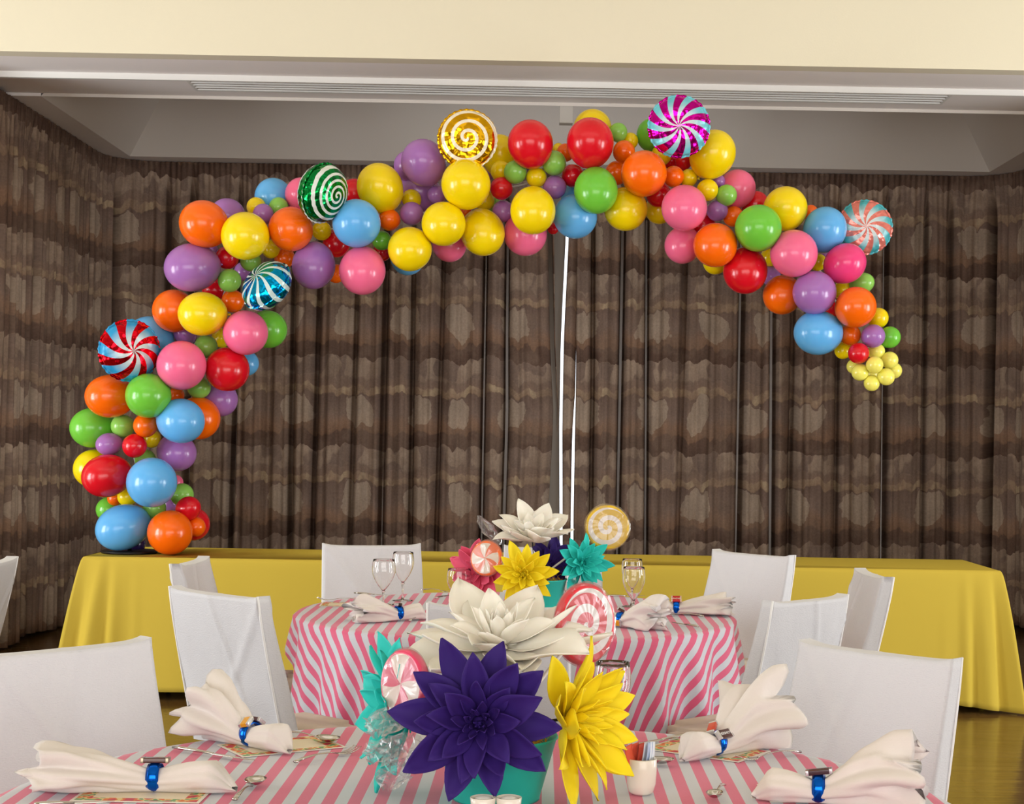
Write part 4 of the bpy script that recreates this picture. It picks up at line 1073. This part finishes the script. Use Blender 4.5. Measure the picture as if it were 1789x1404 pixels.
def napkin(ring_px, tip_px, fan_px, label, rlabel, seed, fan_h=0.05, fan_w=0.075, zb=ZP, chocs=(), ruffled=False):
    A = atZ(*ring_px, zb); T = atZ(*tip_px, zb); Fp = atZ(*fan_px, zb)
    d = (Fp - T); d.z = 0; rz = math.atan2(d.y, d.x)
    lt = max(0.08, (A - T).length); lf = max(0.08, (Fp - A).length)
    e = empty('napkin', A, rz); tag(e, label, 'napkin', 'rolled white napkins')
    rnd = random.Random(seed); N, K = 56, 34; vs, fs = [], []
    for k in range(K + 1):
        u = k / K; x = -lt + (lt + lf) * u
        if x < 0: 
            v = -x / lt; hw_ = 0.020 + 0.016 * math.sin(v * PI * 0.62) - 0.030 * max(0, v - 0.72) / 0.28; hh = 0.019 + 0.010 * math.sin(v * PI * 0.7) - 0.022 * max(0, v - .75) / .25; rf = 0.06
        else:
            v = x / lf; hw_ = 0.020 + (fan_w - 0.02) * v ** 0.85; hh = 0.019 + (fan_h - 0.019) * math.sin(min(1, v * 1.1) * PI / 2) ** 1.1; rf = 0.06 + 0.30 * v
        for i in range(N):
            a = 2 * PI * i / N
            cr = 1 + rf * math.sin(5 * a + seed + 2 * v) + rf * 0.55 * math.sin(9 * a + seed * 2 - 3 * v) + rf * .6 * noise.noise(Vector((x * 22, math.cos(a) * 1.6, seed)))
            y = hw_ * cr * math.cos(a); z = hh * (1 + cr * math.sin(a))
            xx = x + (0.022 * math.sin(3 * a + seed) + 0.014 * math.sin(7 * a) if x > 0 else 0.005 * math.sin(2 * a)) * v ** 2
            vs.append((xx, y, max(z, 0.0002 + 0.0004 * abs(math.sin(a)))))
    for k in range(K):
        for i in range(N): i2 = (i + 1) % N; fs.append((k * N + i, k * N + i2, (k + 1) * N + i2, (k + 1) * N + i))
    # fan interior: inner sheets reach back towards the ring
    n0 = len(vs)
    for k in range(7):
        v = 1 - 0.75 * k / 6
        for i in range(N):
            a = 2 * PI * i / N; cr = (1 + (0.06 + .3 * v) * math.sin(7 * a + seed)) * (0.62 if k else 0.93)
            hw_ = 0.02 + (fan_w - .02) * v ** .85; hh = .019 + (fan_h - .019) * v
            vs.append((lf * v + 0.012 * math.sin(4 * a + seed) * v - (0.0 if k else -0.004), hw_ * cr * math.cos(a) * .9, hh * (1 + .85 * cr * math.sin(a) * .8) + 0.002))
    for k in range(6):
        for i in range(N): i2 = (i + 1) % N; fs.append((n0 + k * N + i, n0 + k * N + i2, n0 + (k + 1) * N + i2, n0 + (k + 1) * N + i))
    for i in range(N): i2 = (i + 1) % N; fs.append((K * N + i, K * N + i2, n0 + i2, n0 + i))
    fs.append(tuple(range(N)))
    solid(mk('folds', vs, fs, M_NAP, e), 0.0008)
    # candy ring
    r = empty('napkin_ring', A, rz); tag(r, rlabel, 'napkin ring', 'blue foil candy napkin rings')
    b = lathe('band', [(0.0245, -0.012), (0.0265, -0.006), (0.027, 0.0), (0.0265, 0.006), (0.0245, 0.012), (0.0235, 0.0)], M_BLUE, r, 40, True)
    b.rotation_euler = (0, PI / 2, 0); b.location = (0, 0, 0.0262)
    for (ang, col, capc, size, word, tilt) in chocs:
        ca = math.radians(ang); cc = Vector((0, 0.031 * math.cos(ca), 0.0262 + 0.031 * math.sin(ca)))
        h = box('chocolate', (-size[0] / 2, -size[1] / 2, -0.0045), (size[0] / 2, size[1] / 2, 0.0045), mat('wrapper_print', col, 0.25, 0.2, coat=0.4), r, 0.0015)
        h.location = cc; h.rotation_euler = (ca - PI / 2 + tilt[0], tilt[1], tilt[2])
        for s in (-1, 1): box('wrapper_end', (s * size[0] / 2 - 0.003, -size[1] / 2 - .0004, -0.0049), (s * size[0] / 2 + 0.003, size[1] / 2 + .0004, 0.0049), mat('foil_end', capc, 0.2, 0.8), h, 0.001)
        if word:
            cu = bpy.data.curves.new('lettering', 'FONT'); cu.body = word[0]; cu.size = word[1]; cu.align_x = 'CENTER'; cu.align_y = 'CENTER'; cu.extrude = 0.0002
            t0 = link(bpy.data.objects.new('lettering_curve', cu)); bpy.context.view_layer.update()
            lm = bpy.data.meshes.new_from_object(t0.evaluated_get(bpy.context.evaluated_depsgraph_get())); bpy.data.objects.remove(t0)
            lm.name = 'lettering'; lm.materials.clear(); lm.materials.append(mat('print_white', word[2], 0.4)); t = link(bpy.data.objects.new('lettering', lm), h)
            if word[3] == 'top': t.location = (0, 0, 0.0048)
            else: t.location = (0, -size[1] / 2 - 0.0003, 0); t.rotation_euler = (PI / 2, 0, 0)
    return e
SIL = (214, 214, 220); BR = (70, 36, 28)
napkin((270, 1381), (412, 1374), (92, 1369), 'rolled white napkin at the left front of the near table', 'blue foil ring with a brown chocolate bar on the left front napkin', 1, 0.036, 0.065,
       chocs=((95, BR, (150, 140, 120), (0.046, 0.024), None, (0, 0, 0.05)),))
napkin((438, 1303), (520, 1314), (372, 1284), 'rolled white napkin at the left rear of the near table', 'blue foil ring with two small chocolates on the left rear napkin', 2, 0.060, 0.075,
       chocs=((62, (226, 160, 40), SIL, (0.020, 0.026), None, (0, 0.2, 0.3)), (125, (90, 60, 70), SIL, (0.020, 0.024), None, (0, 0, 0.2))))
napkin((1250, 1318), (1190, 1330), (1332, 1300), 'rolled white napkin at the right rear of the near table', 'blue foil ring with lettered chocolate bars on the right rear napkin', 3, 0.074, 0.085,
       chocs=((138, (74, 34, 40), SIL, (0.042, 0.020), ("HERSHEY'S", 0.0085, (240, 240, 240), 'top'), (0, 0, 0.05)), (70, (210, 60, 30), SIL, (0.036, 0.018), None, (0, -0.4, 0.5))))
napkin((1430, 1401), (1318, 1392), (1592, 1408), 'rolled white napkin at the right front of the near table', 'blue foil ring with a dark chocolate bar on the right front napkin', 4, 0.060, 0.080,
       chocs=((90, (60, 30, 40), SIL, (0.044, 0.022), None, (0, -0.15, 0)),))
napkin((696, 1083), (742, 1080), (622, 1085), 'ruffled napkin on the left of the farther table', 'blue foil ring on the farther left napkin', 5, 0.04, 0.06,
       chocs=((90, (60, 40, 36), SIL, (0.02, 0.03), None, (0, 0, 0)),))
napkin((1085, 1094), (1050, 1088), (1160, 1098), 'bunched white napkin in front of the pair of glasses', 'blue foil ring with yellow chocolate on the bunched napkin by the glasses', 6, 0.05, 0.07,
       chocs=((200, (236, 170, 30), SIL, (0.03, 0.02), None, (0, 0, 0)), (80, (90, 40, 40), SIL, (0.03, 0.02), None, (0, 0.4, 0.2))))
napkin((1181, 1072), (1118, 1068), (1266, 1071), 'beige napkin fanned out at the right edge of the farther table', 'blue foil ring with a red chocolate bar on the far right napkin', 7, 0.036, 0.07,
       chocs=((100, (190, 24, 30), (230, 200, 190), (0.034, 0.028), ('KRACKEL', 0.009, (246, 236, 226), 'top'), (0.6, 0, 0)),))
# napkins seen on two pushed-in seats
for (px, py, lab, sd) in ((498, 1196, 'folded white napkin on the seat left of the farther table', 1.0), (1292, 1174, 'folded white napkin on the seat right of the farther table', 2.0)):
    src = c6 if px < 900 else c10
    e0 = src[0]; L = e0.location + src[2] * 0.27
    vs, fs = [], []; N, K = 30, 12
    for k in range(K + 1):
        u = k / K
        for i in range(N):
            a = 2 * PI * i / N; r = math.sin(u * PI * 0.92 + 0.12) ** 0.6
            c = 1 + 0.12 * math.sin(4 * a + sd + u * 3)
            vs.append((-0.11 + 0.22 * u, 0.05 * r * c * math.cos(a), 0.028 * r * (1 + c * math.sin(a)) * (0.6 + 0.4 * u)))
    for k in range(K):
        for i in range(N): i2 = (i + 1) % N; fs.append((k * N + i, k * N + i2, (k + 1) * N + i2, (k + 1) * N + i))
    fs.append(tuple(range(N))); fs.append(tuple(range(K * N, K * N + N)))
    o = mk('napkin', vs, fs, M_NAP); o.location = (L.x, L.y, 0.4835); o.rotation_euler = (0, 0, 0.2); tag(o, lab, 'napkin', 'rolled white napkins')

# cup of sugar packets
cp = atZ(1120, 1386, ZT + 0.002); cp.z = ZT + 0.002
e = empty('packet_cup', cp); tag(e, 'small white ceramic cup holding sugar packets right of the yellow flower', 'cup')
lathe('cup', [(0, 0), (0.018, 0), (0.0235, 0.005), (0.0275, 0.02), (0.0292, 0.045), (0.0292, 0.066), (0.028, 0.068), (0.0268, 0.066), (0.0262, 0.02), (0.02, 0.006), (0, 0.006)], M_CERAM, e, 40)
pk = [(-0.017, -0.006, (232, 96, 66), 'orange red sugar packet at the left of the white cup', -0.28), (-0.010, 0.002, (214, 84, 60), 'coral red sugar packet second from the left in the cup', -0.16),
      (-0.002, -0.004, (178, 60, 40), 'dark red sugar packet in the middle of the cup', -0.04), (0.006, 0.003, (206, 212, 222), 'pale grey sugar packet right of the dark red one', 0.04),
      (0.012, -0.003, (170, 186, 216), 'light blue sugar packet near the right of the cup', 0.1), (0.018, 0.002, (222, 228, 238), 'white sugar packet at the right of the cup', 0.16)]
for dx, dy, c, lab, tl in pk:
    vs, fs = [], []
    for j in range(9):
        for i in range(5):
            u = i / 4 - .5; v = j / 8
            vs.append((u * 0.020, 0.0016 * math.sin(v * PI) * (1 - 4 * u * u) + 0.002 * math.sin(v * 5 + tl * 9), v * 0.074))
    for j in range(8):
        for i in range(4): a = j * 5 + i; fs.append((a, a + 1, a + 6, a + 5))
    o = solid(mk('sugar_packet', vs, fs, mat('packet_paper', c, 0.5)), 0.0016)
    o.location = cp + Vector((dx * 0.75, dy, 0.024)); o.rotation_euler = (0.04, tl, 0.9 + dx * 10); tag(o, lab, 'sugar packet', 'sugar packets in the cup')
# two small cups at the bottom edge
for px, lab in ((844, 'small white cup of white sugar below the purple flower, the left of two'), (889, 'small white cup of white sugar below the teal pot, the right of two')):
    P = atZ(px, 1392, 0.802); P.z = ZT + 0.002
    e = empty('condiment_cup', P); tag(e, lab, 'cup', 'pair of small white cups')
    lathe('cup', [(0, 0), (0.016, 0), (0.019, 0.01), (0.0215, 0.04), (0.0225, 0.05), (0.021, 0.0505), (0.0195, 0.04), (0.015, 0.008), (0, 0.008)], M_CERAM, e, 36)
    lathe('contents', [(0, 0.052), (0.008, 0.051), (0.015, 0.048), (0.0185, 0.043), (0, 0.042)], mat('white_sugar', (240, 238, 234), 0.9), e, 24)
